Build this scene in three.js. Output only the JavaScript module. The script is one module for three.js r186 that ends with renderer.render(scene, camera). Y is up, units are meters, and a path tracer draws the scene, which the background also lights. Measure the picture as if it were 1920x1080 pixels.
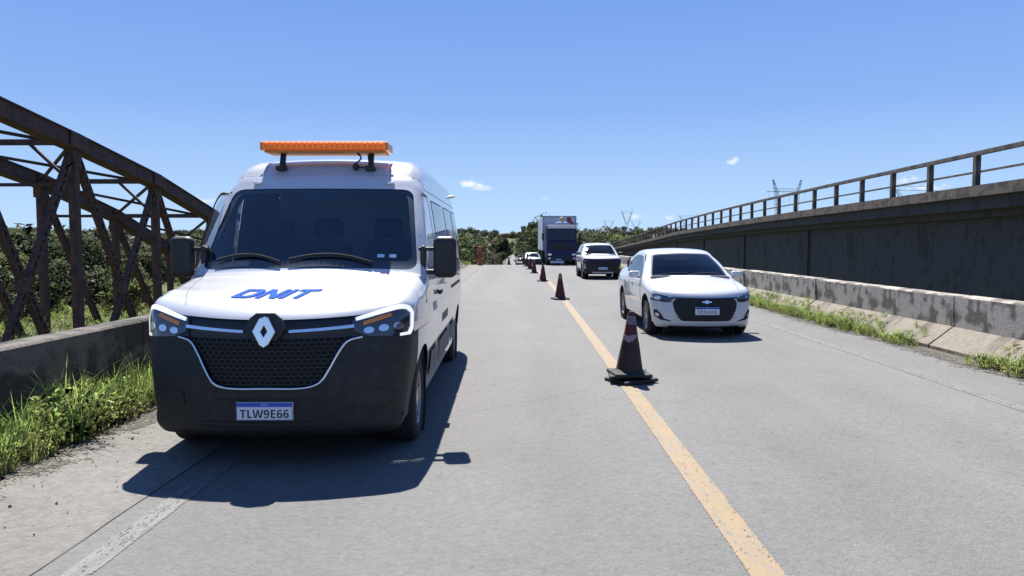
import * as THREE from 'three';
import { mergeGeometries } from 'three/addons/utils/BufferGeometryUtils.js';
import { RoundedBoxGeometry } from 'three/addons/geometries/RoundedBoxGeometry.js';
import { TessellateModifier } from 'three/addons/modifiers/TessellateModifier.js';

// ---------------------------------------------------------------- camera, sky, sun, exposure
const EXPOSURE = 2.2;
const scene = new THREE.Scene();
const camera = new THREE.PerspectiveCamera(42.57, 16 / 9, 0.1, 6000);
camera.position.set(0, 1.62, 0);
camera.rotation.set(-THREE.MathUtils.degToRad(3.47), THREE.MathUtils.degToRad(0.83), 0, 'YXZ');
const renderer = new THREE.WebGLRenderer({ antialias: true });
renderer.toneMapping = THREE.LinearToneMapping;
renderer.toneMappingExposure = EXPOSURE;
renderer.shadowMap.enabled = true;

const sunDir = new THREE.Vector3(-0.12, 1, -0.64).normalize();
const sun = new THREE.DirectionalLight(new THREE.Color(1, 0.955, 0.88), 5);
sun.position.copy(sunDir).multiplyScalar(120);
sun.castShadow = true;
Object.assign(sun.shadow.camera, { left: -60, right: 60, top: 80, bottom: -80, near: 1, far: 400 });
sun.shadow.mapSize.set(4096, 4096);
scene.add(sun, sun.target);

// ---------------------------------------------------------------- noise
function rng(seed) { let a = seed >>> 0; return () => { a = (a + 0x6D2B79F5) | 0; let t = Math.imul(a ^ (a >>> 15), 1 | a); t = (t + Math.imul(t ^ (t >>> 7), 61 | t)) ^ t; return ((t ^ (t >>> 14)) >>> 0) / 4294967296; }; }
function hash2(x, y, s = 0) { let h = Math.imul(x, 374761393) ^ Math.imul(y, 668265263) ^ Math.imul(s, 1442695041); h = Math.imul(h ^ (h >>> 13), 1274126177); return ((h ^ (h >>> 16)) >>> 0) / 4294967296; }
const sm = (t) => t * t * (3 - 2 * t);
function vnoise(x, y, per = 0, s = 0) {
  const xi = Math.floor(x), yi = Math.floor(y), fx = sm(x - xi), fy = sm(y - yi);
  const w = per ? (v) => ((v % per) + per) % per : (v) => v;
  const a = hash2(w(xi), w(yi), s), b = hash2(w(xi + 1), w(yi), s), c = hash2(w(xi), w(yi + 1), s), d = hash2(w(xi + 1), w(yi + 1), s);
  return (a + (b - a) * fx) * (1 - fy) + (c + (d - c) * fx) * fy;
}
function fbm(x, y, oct = 4, per = 0, s = 0) { let v = 0, a = 0.5, t = 0; for (let i = 0; i < oct; i++) { v += a * vnoise(x, y, per, s + i * 17); t += a; x *= 2; y *= 2; per *= 2; a *= 0.5; } return v / t; }
const clamp = THREE.MathUtils.clamp, lerp = THREE.MathUtils.lerp;
const sstep = (a, b, x) => sm(clamp((x - a) / (b - a), 0, 1));
function table(rows, x) {       // rows [[x, v], ...], linear
  if (x <= rows[0][0]) return rows[0][1];
  for (let i = 1; i < rows.length; i++) if (x <= rows[i][0]) { const [x0, v0] = rows[i - 1], [x1, v1] = rows[i]; return v0 + (v1 - v0) * (x - x0) / (x1 - x0); }
  return rows[rows.length - 1][1];
}

// ---------------------------------------------------------------- sky: clear air, a few small fair-weather clouds
{
  const W = 4096, Hh = 2048, data = new Float32Array(W * Hh * 4);
  const grad = [[0, [.56, .77, 1.02]], [3.3, [.46, .69, 1.0]], [10, [.275, .475, .93]], [17, [.20, .385, .86]], [35, [.12, .27, .70]], [90, [.06, .16, .48]]];
  const ch = (e, k) => table(grad.map(([a, c]) => [a, c[k]]), e);
  // clouds: azimuth (degrees right of the road), elevation, half width, half height, density
  const clouds = [[-3.95, 4.45, 1.15, .42, 1], [-3.1, 4.2, 1.0, .25, .6], [15.6, 5.95, .5, .3, .9], [15.95, 6.1, .35, .25, .8], [8.6, 2.0, .7, .28, .7], [11.2, 1.9, .5, .22, .6], [27.1, 4.2, .9, .42, .8], [28.4, 3.7, 1.5, .4, .8], [24.0, 2.6, 1.2, .3, .35], [1.6, 3.4, .45, .13, .3], [-23.5, 3.0, .9, .35, .8],
    [-60, 7, 3, .8, .8], [70, 8, 4, 1, .8], [120, 6, 5, 1, .7], [-120, 7, 4, 1, .8], [170, 5, 5, 1, .7], [45, 5, 2, .6, .7], [-85, 4, 3, .7, .7]];
  for (let j = 0; j < Hh; j++) {
    const el = ((j + 0.5) / Hh - 0.5) * 180, e = Math.max(0, el), c = [ch(e, 0), ch(e, 1), ch(e, 2)];
    const rowClouds = clouds.filter((k) => Math.abs(el - k[1]) < k[3] * 2.2);
    for (let i = 0; i < W; i++) {
      let r = c[0], g = c[1], b = c[2];
      if (rowClouds.length) {
        const az = (((i + 0.5) / W - 0.5) * 360 + 90);
        for (const [ca, ce, w, h, den] of rowClouds) {
          let da = az - ca; da = ((da + 540) % 360) - 180;
          if (Math.abs(da) > w * 2.2) continue;
          const u = da / w, v = (el - ce) / h, n = fbm(da * 2.3 + ca * 7, el * 4.1 + 31, 4, 0, 5);
          const d = clamp((1 - Math.sqrt(u * u + v * v * (v < 0 ? 2.0 : 1)) - (0.62 - n) * 1.7) * 1.7, 0, 1) * den;
          const lit = [.93, .97, 1.03]; r = lerp(r, lit[0], d); g = lerp(g, lit[1], d); b = lerp(b, lit[2], d);
        }
      }
      const o = (j * W + i) * 4; data[o] = r / EXPOSURE; data[o + 1] = g / EXPOSURE; data[o + 2] = b / EXPOSURE; data[o + 3] = 1;
    }
  }
  const sky = new THREE.DataTexture(data, W, Hh, THREE.RGBAFormat, THREE.FloatType);
  sky.mapping = THREE.EquirectangularReflectionMapping; sky.magFilter = THREE.LinearFilter; sky.minFilter = THREE.LinearFilter; sky.needsUpdate = true;
  scene.background = sky; scene.environment = sky;
}

// ---------------------------------------------------------------- naming and building helpers
const used = {};
function numbered(name) { const n = used[name] = (used[name] ?? -1) + 1; return n ? `${name}_${String(n).padStart(3, '0')}` : name; }
function tag(o, label, category, group, kind) { if (label) o.userData.label = label; if (category) o.userData.category = category; if (group) o.userData.group = group; if (kind) o.userData.kind = kind; return o; }
function thing(name, label, category, pos = [0, 0, 0], turn = 0, group) { const g = new THREE.Group(); g.name = numbered(name); g.position.set(...pos); g.rotation.y = turn; scene.add(g); return tag(g, label, category, group); }
function part(name, geo, m, parent) {
  const list = Array.isArray(geo) ? geo : [geo];
  const g = list.length > 1 ? mergeGeometries(list.map((x) => { const y = x.index ? x.toNonIndexed() : x; for (const k of Object.keys(y.attributes)) if (!['position', 'normal', 'uv'].includes(k)) y.deleteAttribute(k); return y; })) : list[0];
  const o = new THREE.Mesh(g, m); o.name = name; o.castShadow = o.receiveShadow = true; parent.add(o); return o;
}
function solo(name, geo, m, label, category, group, kind) { const o = part(numbered(name), geo, m, scene); return tag(o, label, category, group, kind); }
function copyOf(root, label, pos, turn, group) { const c = root.clone(); c.name = numbered(root.name.replace(/_\d{3}$/, '')); c.userData = { ...root.userData, label }; if (group) c.userData.group = group; c.position.set(...pos); if (turn !== undefined) c.rotation.y = turn; scene.add(c); return c; }
const V = (x, y, z) => new THREE.Vector3(x, y, z);
function box(w, h, d, x = 0, y = 0, z = 0) { return new THREE.BoxGeometry(w, h, d).translate(x, y, z); }
function rbox(w, h, d, r, x = 0, y = 0, z = 0, seg = 3) { return new RoundedBoxGeometry(w, h, d, seg, r).translate(x, y, z); }
function bar(a, b, w, h = w, up = V(0, 1, 0)) {   // box beam from a to b; uv in metres
  const d = b.clone().sub(a), L = d.length(), zx = d.clone().normalize();
  let s = new THREE.Vector3().crossVectors(up, zx); if (s.lengthSq() < 1e-6) s = new THREE.Vector3().crossVectors(V(1, 0, 0), zx);
  s.normalize(); const u = new THREE.Vector3().crossVectors(zx, s);
  const g = new THREE.BoxGeometry(w, h, L), uv = g.attributes.uv, p = g.attributes.position;
  for (let i = 0; i < uv.count; i++) uv.setXY(i, p.getX(i) + p.getY(i), p.getZ(i));
  const m = new THREE.Matrix4().makeBasis(s, u, zx).setPosition(a.clone().add(b).multiplyScalar(0.5)); return g.applyMatrix4(m);
}
function rod(a, b, r0, r1 = r0, seg = 8) { const d = b.clone().sub(a), L = d.length(); const g = new THREE.CylinderGeometry(r1, r0, L, seg); g.translate(0, L / 2, 0); g.applyQuaternion(new THREE.Quaternion().setFromUnitVectors(V(0, 1, 0), d.normalize())); return g.translate(a.x, a.y, a.z); }

// textures (linear rgb in, sRGB bytes out)
const enc = (v) => { v = clamp(v, 0, 1); return 255 * (v <= 0.0031308 ? 12.92 * v : 1.055 * v ** (1 / 2.4) - 0.055); };
function makeTex(n, fn, srgb = true, m = n) {
  const d = new Uint8Array(n * m * 4);
  for (let j = 0; j < m; j++) for (let i = 0; i < n; i++) { const c = fn(i / n, j / m), o = (j * n + i) * 4; const q = Array.isArray(c) ? c : [c, c, c]; for (let k = 0; k < 3; k++) d[o + k] = srgb ? enc(q[k]) : clamp(q[k], 0, 1) * 255; d[o + 3] = 255; }
  const t = new THREE.DataTexture(d, n, m); t.wrapS = t.wrapT = THREE.RepeatWrapping; t.magFilter = THREE.LinearFilter; t.minFilter = THREE.LinearMipmapLinearFilter; t.generateMipmaps = true; if (srgb) t.colorSpace = THREE.SRGBColorSpace; t.needsUpdate = true; return t;
}
function rep(t, x, y = x) { const c = t.clone(); c.repeat.set(x, y); c.needsUpdate = true; return c; }
const std = (r, g, b, rough = 0.8, o = {}) => new THREE.MeshStandardMaterial({ color: new THREE.Color().setRGB(r, g, b), roughness: rough, side: THREE.DoubleSide, ...o });
const phys = (r, g, b, rough, o = {}) => new THREE.MeshPhysicalMaterial({ color: new THREE.Color().setRGB(r, g, b), roughness: rough, side: THREE.DoubleSide, ...o });

// a flat outline (with holes) cut into small triangles and laid on a curved surface map(u, v) -> Vector3
const EPS = 1e-3;
function layOn(map, pos, off) {
  const out = new Float32Array(pos.length / 3 * 3), nor = new Float32Array(out.length), uv = new Float32Array(out.length / 3 * 2);
  for (let i = 0; i < pos.length / 3; i++) {
    const u = pos[i * 3], v = pos[i * 3 + 1], a = map(u - EPS, v), b = map(u + EPS, v), c = map(u, v - EPS), d = map(u, v + EPS);
    const n = b.sub(a).cross(d.sub(c)); if (n.lengthSq() < 1e-18) n.set(0, 0, 1); n.normalize();
    const p = map(u, v).addScaledVector(n, off);
    out.set([p.x, p.y, p.z], i * 3); nor.set([n.x, n.y, n.z], i * 3); uv.set([u, v], i * 2);
  }
  const g = new THREE.BufferGeometry(); g.setAttribute('position', new THREE.BufferAttribute(out, 3)); g.setAttribute('normal', new THREE.BufferAttribute(nor, 3)); g.setAttribute('uv', new THREE.BufferAttribute(uv, 2)); return g;
}
function skinShape(shape, map, off = 0, maxEdge = 0.1) {
  let g = new THREE.ShapeGeometry(shape, 6).toNonIndexed(); g.deleteAttribute('normal'); g.deleteAttribute('uv');
  g = new TessellateModifier(maxEdge, 14).modify(g);
  return layOn(map, g.attributes.position.array, off);
}
function skin(outline, map, off = 0, maxEdge = 0.1, holes = []) {
  const s = new THREE.Shape(outline.map((p) => new THREE.Vector2(p[0], p[1])));
  for (const h of holes) s.holes.push(new THREE.Path(h.map((p) => new THREE.Vector2(p[0], p[1]))));
  return skinShape(s, map, off, maxEdge);
}
// round the corners of a polygon
function rounded(poly, r, n = 5) {
  const out = [], N = poly.length;
  for (let i = 0; i < N; i++) {
    const p = new THREE.Vector2(...poly[i]), a = new THREE.Vector2(...poly[(i + N - 1) % N]), b = new THREE.Vector2(...poly[(i + 1) % N]);
    const da = a.clone().sub(p), db = b.clone().sub(p), k = Math.min(r, da.length() * 0.45, db.length() * 0.45); da.setLength(k); db.setLength(k);
    for (let j = 0; j <= n; j++) { const t = j / n, q = p.clone().multiplyScalar(2 * t * (1 - t)).addScaledVector(p.clone().add(da), (1 - t) ** 2).addScaledVector(p.clone().add(db), t * t); out.push([q.x, q.y]); }
  }
  return out;
}
function inset(poly, d) {   // moves the outline inwards (d > 0) for counter-clockwise or clockwise outlines
  let area = 0; const N = poly.length; for (let i = 0; i < N; i++) { const [x0, y0] = poly[i], [x1, y1] = poly[(i + 1) % N]; area += x0 * y1 - x1 * y0; }
  const sg = area > 0 ? 1 : -1;
  return poly.map((p, i) => { const a = poly[(i + N - 1) % N], b = poly[(i + 1) % N]; let tx = b[0] - a[0], ty = b[1] - a[1]; const l = Math.hypot(tx, ty) || 1; return [p[0] - sg * ty / l * d, p[1] + sg * tx / l * d]; });
}
function clipPoly(poly, x0, x1, y0, y1) {
  const cut = (P, inside, cross) => { const o = []; for (let i = 0; i < P.length; i++) { const a = P[i], b = P[(i + 1) % P.length], ia = inside(a), ib = inside(b); if (ia) o.push(a); if (ia !== ib) o.push(cross(a, b)); } return o; };
  const atX = (x) => (a, b) => [x, a[1] + (b[1] - a[1]) * (x - a[0]) / (b[0] - a[0])], atY = (y) => (a, b) => [a[0] + (b[0] - a[0]) * (y - a[1]) / (b[1] - a[1]), y];
  let P = cut(poly, (p) => p[0] >= x0, atX(x0)); P = cut(P, (p) => p[0] <= x1, atX(x1)); P = cut(P, (p) => p[1] >= y0, atY(y0)); return cut(P, (p) => p[1] <= y1, atY(y1));
}
// ---------------------------------------------------------------- lie of the land
const roadRows = [[-60, 0], [50, 0], [58, -.08], [66, -.31], [75, -.75], [100, -2.1], [150, -5.2], [300, -12], [450, -15], [560, -13.5], [700, -8], [850, -2], [1000, 5], [1600, 9]];
const roadY = (d) => table(roadRows, d);
const bend = (d) => d < 15 ? 0 : d < 80 ? -0.0004 * (d - 15) ** 2 : -1.69 - 8 * (1 - Math.exp(-(d - 80) / 150)) + (d > 600 ? ((d - 600) / 100) ** 2 * 7 : 0);
function landY(x, d) {
  const c = Math.abs(x - 1.4 - bend(d)), ry = roadY(d);
  const far = sstep(620, 980, d) * 9 + (fbm(x * 0.006 + 5, d * 0.006, 4) - 0.5) * 22 * sstep(420, 800, d);
  const side = lerp(-2.3, ry - 2.2, sstep(50, 95, d)) + (fbm(x * 0.07, d * 0.07, 3) - 0.5) * 1.2 + far;
  const emb = ry - 0.07;
  return lerp(emb, side, Math.max(sstep(6.2, 11, c), sstep(700, 760, d)));
}
const RX0 = -3.55, RX1 = 6.35;   // edges of the asphalt

const M = {};
{ // asphalt: grey binder with pale aggregate, darker pits
  const t = makeTex(1024, (u, v) => {
    const a = fbm(u * 160, v * 160, 3, 160, 1), b = fbm(u * 8, v * 8, 4, 8, 2), c = vnoise(u * 512, v * 512, 512, 3), pit = vnoise(u * 96, v * 96, 96, 9);
    const k = 0.114 * (0.74 + 0.32 * a + 0.22 * c + 0.12 * b) * (pit > 0.9 ? 0.86 : 1);
    return [k * 1.01, k * 0.99, k * 0.955];
  });
  const bmp = makeTex(512, (u, v) => 0.6 * vnoise(u * 256, v * 256, 256, 4) + 0.4 * vnoise(u * 90, v * 90, 90, 6), false);
  M.asphalt = std(1, 1, 1, 0.86, { map: rep(t, 1 / 5), bumpMap: rep(bmp, 1 / 2.5), bumpScale: 0.006, vertexColors: true });
  M.dust = std(1, 1, 1, 0.95, { map: rep(makeTex(512, (u, v) => { const a = fbm(u * 60, v * 60, 4, 60, 21), b = fbm(u * 6, v * 6, 3, 6, 22), k = 0.15 * (0.6 + 0.5 * a + 0.35 * b) * (vnoise(u * 128, v * 128, 128, 24) > 0.9 ? 0.6 : 1); return [k * 1.0, k * 0.955, k * 0.875]; }), 1 / 2.2), bumpMap: rep(bmp, 1 / 2), bumpScale: 0.006 });
  M.dirt = std(1, 1, 1, 1, { map: rep(makeTex(512, (u, v) => { const a = fbm(u * 40, v * 40, 4, 40, 31), b = vnoise(u * 140, v * 140, 140, 33), k = 0.075 + 0.11 * a * (0.5 + b); return [k * 1.1, k * 0.96, k * 0.8]; }), 1 / 1.3), bumpMap: rep(bmp, 1), bumpScale: 0.02 });
  const worn = (s, c, lo, thr) => makeTex(512, (u, v) => { const a = fbm(u * 48, v * 96, 3, 48, s), b = fbm(u * 4, v * 12, 3, 4, s + 5), w = sstep(thr, thr + 0.22, 0.55 * a + 0.45 * b), g = 0.85 + 0.3 * vnoise(u * 200, v * 200, 200, s); return c.map((x, i) => lerp(lo, x, w) * g); });
  const flake = (s, bias) => makeTex(256, (u, v) => { const e = Math.min(u, 1 - u), n = .55 * vnoise(u * 24, v * 300, 300, s) + .45 * fbm(u * 8, v * 64, 3, 64, s + 2); return sstep(.02, .05, e + .10 * (n - .5) - .02) * (n > bias ? 1 : .25); }, false, 1024);
  M.yellow = std(1, 1, 1, 0.75, { map: rep(worn(41, [.235, .17, .095], .15, .26), 1, 1 / 3), alphaMap: rep(flake(43, .24), 1, 1 / 4), transparent: true });
  M.white = std(1, 1, 1, 0.8, { map: rep(worn(51, [.168, .165, .156], .122, .38), 1, 1 / 3), alphaMap: rep(flake(53, .34), 1, 1 / 4), transparent: true });
  M.dirt.alphaMap = rep(makeTex(256, (u, v) => { const n = .5 * vnoise(u * 60, v * 300, 300, 61) + .5 * fbm(u * 10, v * 50, 3, 50, 63); return n > .02 + u * 1.05 - .18 ? 1 : 0; }, false, 1024), 1, 1 / 4); M.dirt.transparent = true;
  M.earth = std(1, 1, 1, 1, { map: rep(makeTex(512, (u, v) => { const a = fbm(u * 30, v * 30, 4, 30, 61), b = fbm(u * 5, v * 5, 3, 5, 62); return [lerp(.05, .11, a), lerp(.07, .10, b) * (0.7 + 0.6 * a), lerp(.02, .045, a)]; }), 1 / 6) });
  // weathered concrete: pale paste, dark lichen in runs and blots
  const conc = (base, dark, amt, seed) => makeTex(1024, (u, v) => {
    const n = fbm(u * 10, v * 10, 5, 10, seed), run = fbm(u * 34, v * 5, 4, 0, seed + 3), fine = fbm(u * 110, v * 110, 3, 110, seed + 7), blot = fbm(u * 22, v * 22, 4, 22, seed + 11);
    const w = clamp(sstep(0.56 - amt, 0.74 - amt, 0.5 * n + 0.32 * run + 0.18 * blot) * (0.55 + 0.75 * fine), 0, 1), g = 0.72 + 0.56 * fine;
    return base.map((x, i) => lerp(x, dark[i], w) * g);
  });
  M.parapet = std(1, 1, 1, 0.95, { map: rep(conc([.40, .36, .315], [.10, .09, .075], .13, 71), 1 / 2.6, 1 / 1.7), bumpMap: rep(bmp, 1), bumpScale: 0.008 });  // base colour lifted: direct sun on the wall face is painted in
  M.shadedWall = std(1, 1, 1, 0.95, { map: rep(conc([.14, .125, .11], [.04, .037, .033], .14, 75), 1 / 4, 1 / 2.2), bumpMap: rep(bmp, 1), bumpScale: 0.008 });  // left parapet: its shade is painted in as a darker concrete colour
  M.toe = std(1, 1, 1, 0.95, { map: rep(conc([.21, .185, .15], [.10, .085, .07], .07, 81), 1 / 3), bumpMap: rep(bmp, 1), bumpScale: 0.006 });
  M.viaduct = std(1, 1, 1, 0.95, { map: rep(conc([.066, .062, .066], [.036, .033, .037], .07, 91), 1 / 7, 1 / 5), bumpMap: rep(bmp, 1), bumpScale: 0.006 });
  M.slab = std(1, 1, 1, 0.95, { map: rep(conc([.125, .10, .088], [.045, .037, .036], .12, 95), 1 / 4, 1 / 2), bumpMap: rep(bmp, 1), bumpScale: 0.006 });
  M.rust = std(1, 1, 1, 0.85, { map: rep(makeTex(512, (u, v) => { const a = fbm(u * 7, v * 7, 5, 7, 101), b = fbm(u * 50, v * 50, 3, 50, 104), w = sstep(.3, .75, a); return [lerp(.05, .13, w) * (.75 + .5 * b), lerp(.032, .054, w) * (.75 + .5 * b), lerp(.03, .036, w) * (.75 + .5 * b)]; }), 1 / 1.6), bumpMap: rep(bmp, 1), bumpScale: 0.004 });
}

// strip that follows the road: x from x0(d) to x1(d), sheet dy above the asphalt
function roadStrip(x0, x1, d0, d1, dy, nx = 1, step = (d) => clamp(d * 0.04, 0.5, 12), tint) {
  const ds = []; for (let d = d0; d < d1; d += step(Math.abs(d))) ds.push(d); ds.push(d1);
  const p = [], uv = [], idx = [], col = [];
  ds.forEach((d) => { const a = typeof x0 === 'function' ? x0(d) : x0, b = typeof x1 === 'function' ? x1(d) : x1; for (let i = 0; i <= nx; i++) { const x = lerp(a, b, i / nx); p.push(x + bend(d), roadY(d) + dy, -d); uv.push(tint ? x : i / nx, d); if (tint) { const t = tint(x, d); col.push(t, t, t); } } });
  for (let j = 0; j < ds.length - 1; j++) for (let i = 0; i < nx; i++) { const a = j * (nx + 1) + i, b = a + nx + 1; idx.push(a, a + 1, b, b, a + 1, b + 1); }
  const g = new THREE.BufferGeometry(); g.setAttribute('position', new THREE.Float32BufferAttribute(p, 3)); g.setAttribute('uv', new THREE.Float32BufferAttribute(uv, 2)); if (tint) g.setAttribute('color', new THREE.Float32BufferAttribute(col, 3)); g.setIndex(idx); g.computeVertexNormals(); return g;
}
// worn wheel tracks and patches of older and newer surfacing
const wear = (x, d) => { const tr = [-1.35, .35, 2.15, 3.85].reduce((s, c) => s + Math.exp(-(((x - c) / .3) ** 2)), 0); return 1 - 0.055 * (tr - 0.5) + (fbm(x * 0.9 + 3, d * 0.12, 3) - 0.5) * 0.26 + (fbm(x * 2.5, d * 1.6 + 9, 3) - 0.5) * 0.14 + (fbm(x * 7, d * .5 + 4, 3) - .5) * .12; };
solo('road', roadStrip(RX0, RX1, -14, 735, 0, 44, (d) => clamp(d * 0.03, 0.25, 12), wear), M.asphalt, 'grey two-lane asphalt road running away to a crest', null, null, 'structure');
solo('centre_line', roadStrip(1.10, 1.30, -10, 420, 0.004), M.yellow, 'solid pale yellow centre line painted on the road', null, null, 'structure');
solo('edge_line', roadStrip(-2.26, -2.10, -10, 300, 0.004), M.white, 'faded white edge line beside the van', null, null, 'structure');
solo('edge_line', roadStrip(4.80, 4.95, -10, 300, 0.004), M.white, 'faded white edge line beside the right-hand parapet', null, null, 'structure');
solo('road_shoulder', roadStrip(RX0, -2.40, -14, 90, 0.004, 6), M.dust, 'dusty beige strip of hard shoulder left of the van', null, null, 'structure');
{ // hairline cracks and one long construction joint in the surfacing
  const r = rng(31), gs = [], m = std(.06, .058, .056, .95);
  const ribbon = (pts, w) => { for (let i = 0; i < pts.length - 1; i++) { const [x0, d0] = pts[i], [x1, d1] = pts[i + 1], L = Math.hypot(x1 - x0, d1 - d0); gs.push(new THREE.PlaneGeometry(w * (.6 + .8 * r()), L * 1.02).rotateX(-Math.PI / 2).rotateY(-Math.atan2(x1 - x0, d1 - d0)).translate((x0 + x1) / 2 + bend(d0), .0045 + r() * .0004, -(d0 + d1) / 2)); } };
  for (let c = 0; c < 9; c += 4) { let x = [-.6, .7, 2.0, 3.1, 4.3, -1.7, 5.3, .2, 2.7][c], d = [7, 9, 5.2, 8, 11, 14, 9, 18, 16][c], a = r() * .8 - .4 + (c % 3 === 0 ? 1.4 : 0); const p = []; for (let i = 0; i < 26; i++) { p.push([x, d]); a += (r() - .5) * .9; a *= .92; x += Math.sin(a + (c % 3 === 0 ? 1 : 0)) * .07; d += Math.cos(a) * .09; } ribbon(p, .0025); }
  { const p = []; for (let d = 1.5; d < 30; d += .22) p.push([-2.40 + (r() - .5) * .012, d]); ribbon(p, .006); }
  solo('road_cracks', gs, m, 'thin dark cracks and a long joint in the asphalt surface', null, null, 'stuff');
}
const ragged = (x, a, s) => (d) => x + (fbm(d * 1.1, s, 3) - 0.5) * a + (fbm(d * 7, s + 5, 4) - .5) * a * .7;
solo('dirt_edge', roadStrip(-4.25, ragged(-3.15, .5, 3), -14, 70, 0.008, 3, () => .2), M.dirt, 'crumbling brown dirt along the left verge', null, null, 'structure');
solo('dirt_edge', roadStrip(6.42, ragged(5.62, .4, 8), -14, 70, 0.008, 3, () => .2), M.dirt, 'crumbling brown dirt along the right verge', null, null, 'structure');

{ // terrain
  const xs = [], ds = [];
  for (let i = -110; i <= 110; i++) xs.push(Math.sign(i) * (Math.abs(i) * 0.55 + (Math.abs(i) / 110) ** 4 * 1900));
  for (let d = -40; d < 3600;) { ds.push(d); d += d < 70 ? 1.2 : d * 0.022; }
  const p = [], uv = [], idx = [], n = xs.length;
  ds.forEach((d) => xs.forEach((x) => { p.push(x + 1.4, landY(x + 1.4, d), -d); uv.push(x, d); }));
  for (let j = 0; j < ds.length - 1; j++) for (let i = 0; i < n - 1; i++) { const a = j * n + i, b = a + n; idx.push(a, a + 1, b, b, a + 1, b + 1); }
  const g = new THREE.BufferGeometry(); g.setAttribute('position', new THREE.Float32BufferAttribute(p, 3)); g.setAttribute('uv', new THREE.Float32BufferAttribute(uv, 2)); g.setIndex(idx); g.computeVertexNormals();
  solo('terrain', g, M.earth, 'grassy ground falling to the river and rising to far hills', null, null, 'structure');
}

// ---------------------------------------------------------------- parapets
function prism(profile, z0, z1) {   // profile [[x, y]...] extruded along z, uv in metres, end caps
  const s = new THREE.Shape(profile.map((q) => new THREE.Vector2(...q)));
  const g = new THREE.ExtrudeGeometry(s, { depth: Math.abs(z1 - z0), bevelEnabled: false }); g.translate(0, 0, Math.min(z0, z1));
  const P = g.attributes.position, N = g.attributes.normal, U = g.attributes.uv;
  for (let i = 0; i < P.count; i++) Math.abs(N.getZ(i)) > .7 ? U.setXY(i, P.getX(i), P.getY(i)) : Math.abs(N.getY(i)) > .7 ? U.setXY(i, P.getZ(i), P.getX(i) + 7) : U.setXY(i, P.getZ(i), P.getY(i));
  return g;
}
{
  const R = thing('concrete_parapet', 'long stained concrete parapet right of the white cars', 'parapet');
  const joints = [-8, -2.6, 2.8, 6.05]; for (let d = 11.4; d < 62; d += 5.35) joints.push(d);
  const rr = rng(5), filler = std(.03, .028, .026, 1);
  for (let i = 0; i < joints.length - 1; i++) {
    const a = joints[i] + .025, b = joints[i + 1] - .025, dx = (rr() - .5) * .03 + bend((a + b) / 2), h = .82 + (rr() - .5) * .02;
    const seg = part('wall_segment', prism([[6.62, .34], [6.60, h - .02], [6.62, h], [6.90, h], [6.92, h - .02], [6.94, .34]].map(([x, y]) => [x + dx, y]), -a, -b), M.parapet, R);
    part('sloped_base', prism([[6.24, -.6], [6.24, .06], [6.60, .337], [6.96, .337], [7.1, -.6]].map(([x, y]) => [x + dx, y]), -a, -b), M.toe, seg);
  }
  joints.slice(1, -1).forEach((d) => part('joint_filler', prism([[6.30, -.5], [6.30, .05], [6.66, .33], [6.66, .78], [6.88, .78], [6.9, -.5]].map(([x, y]) => [x + bend(d), y]), -d - .03, -d + .03), filler, R));
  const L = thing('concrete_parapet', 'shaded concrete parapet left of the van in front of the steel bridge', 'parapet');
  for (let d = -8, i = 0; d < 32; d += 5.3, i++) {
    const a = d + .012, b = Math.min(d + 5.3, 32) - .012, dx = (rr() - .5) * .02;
    part('wall_segment', prism([[-4.12, -.6], [-4.10, .77], [-4.12, .79], [-4.36, .79], [-4.38, .77], [-4.38, -.6]].map(([x, y]) => [x + dx, y]), -a, -b), M.shadedWall, L);
  }
}

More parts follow.
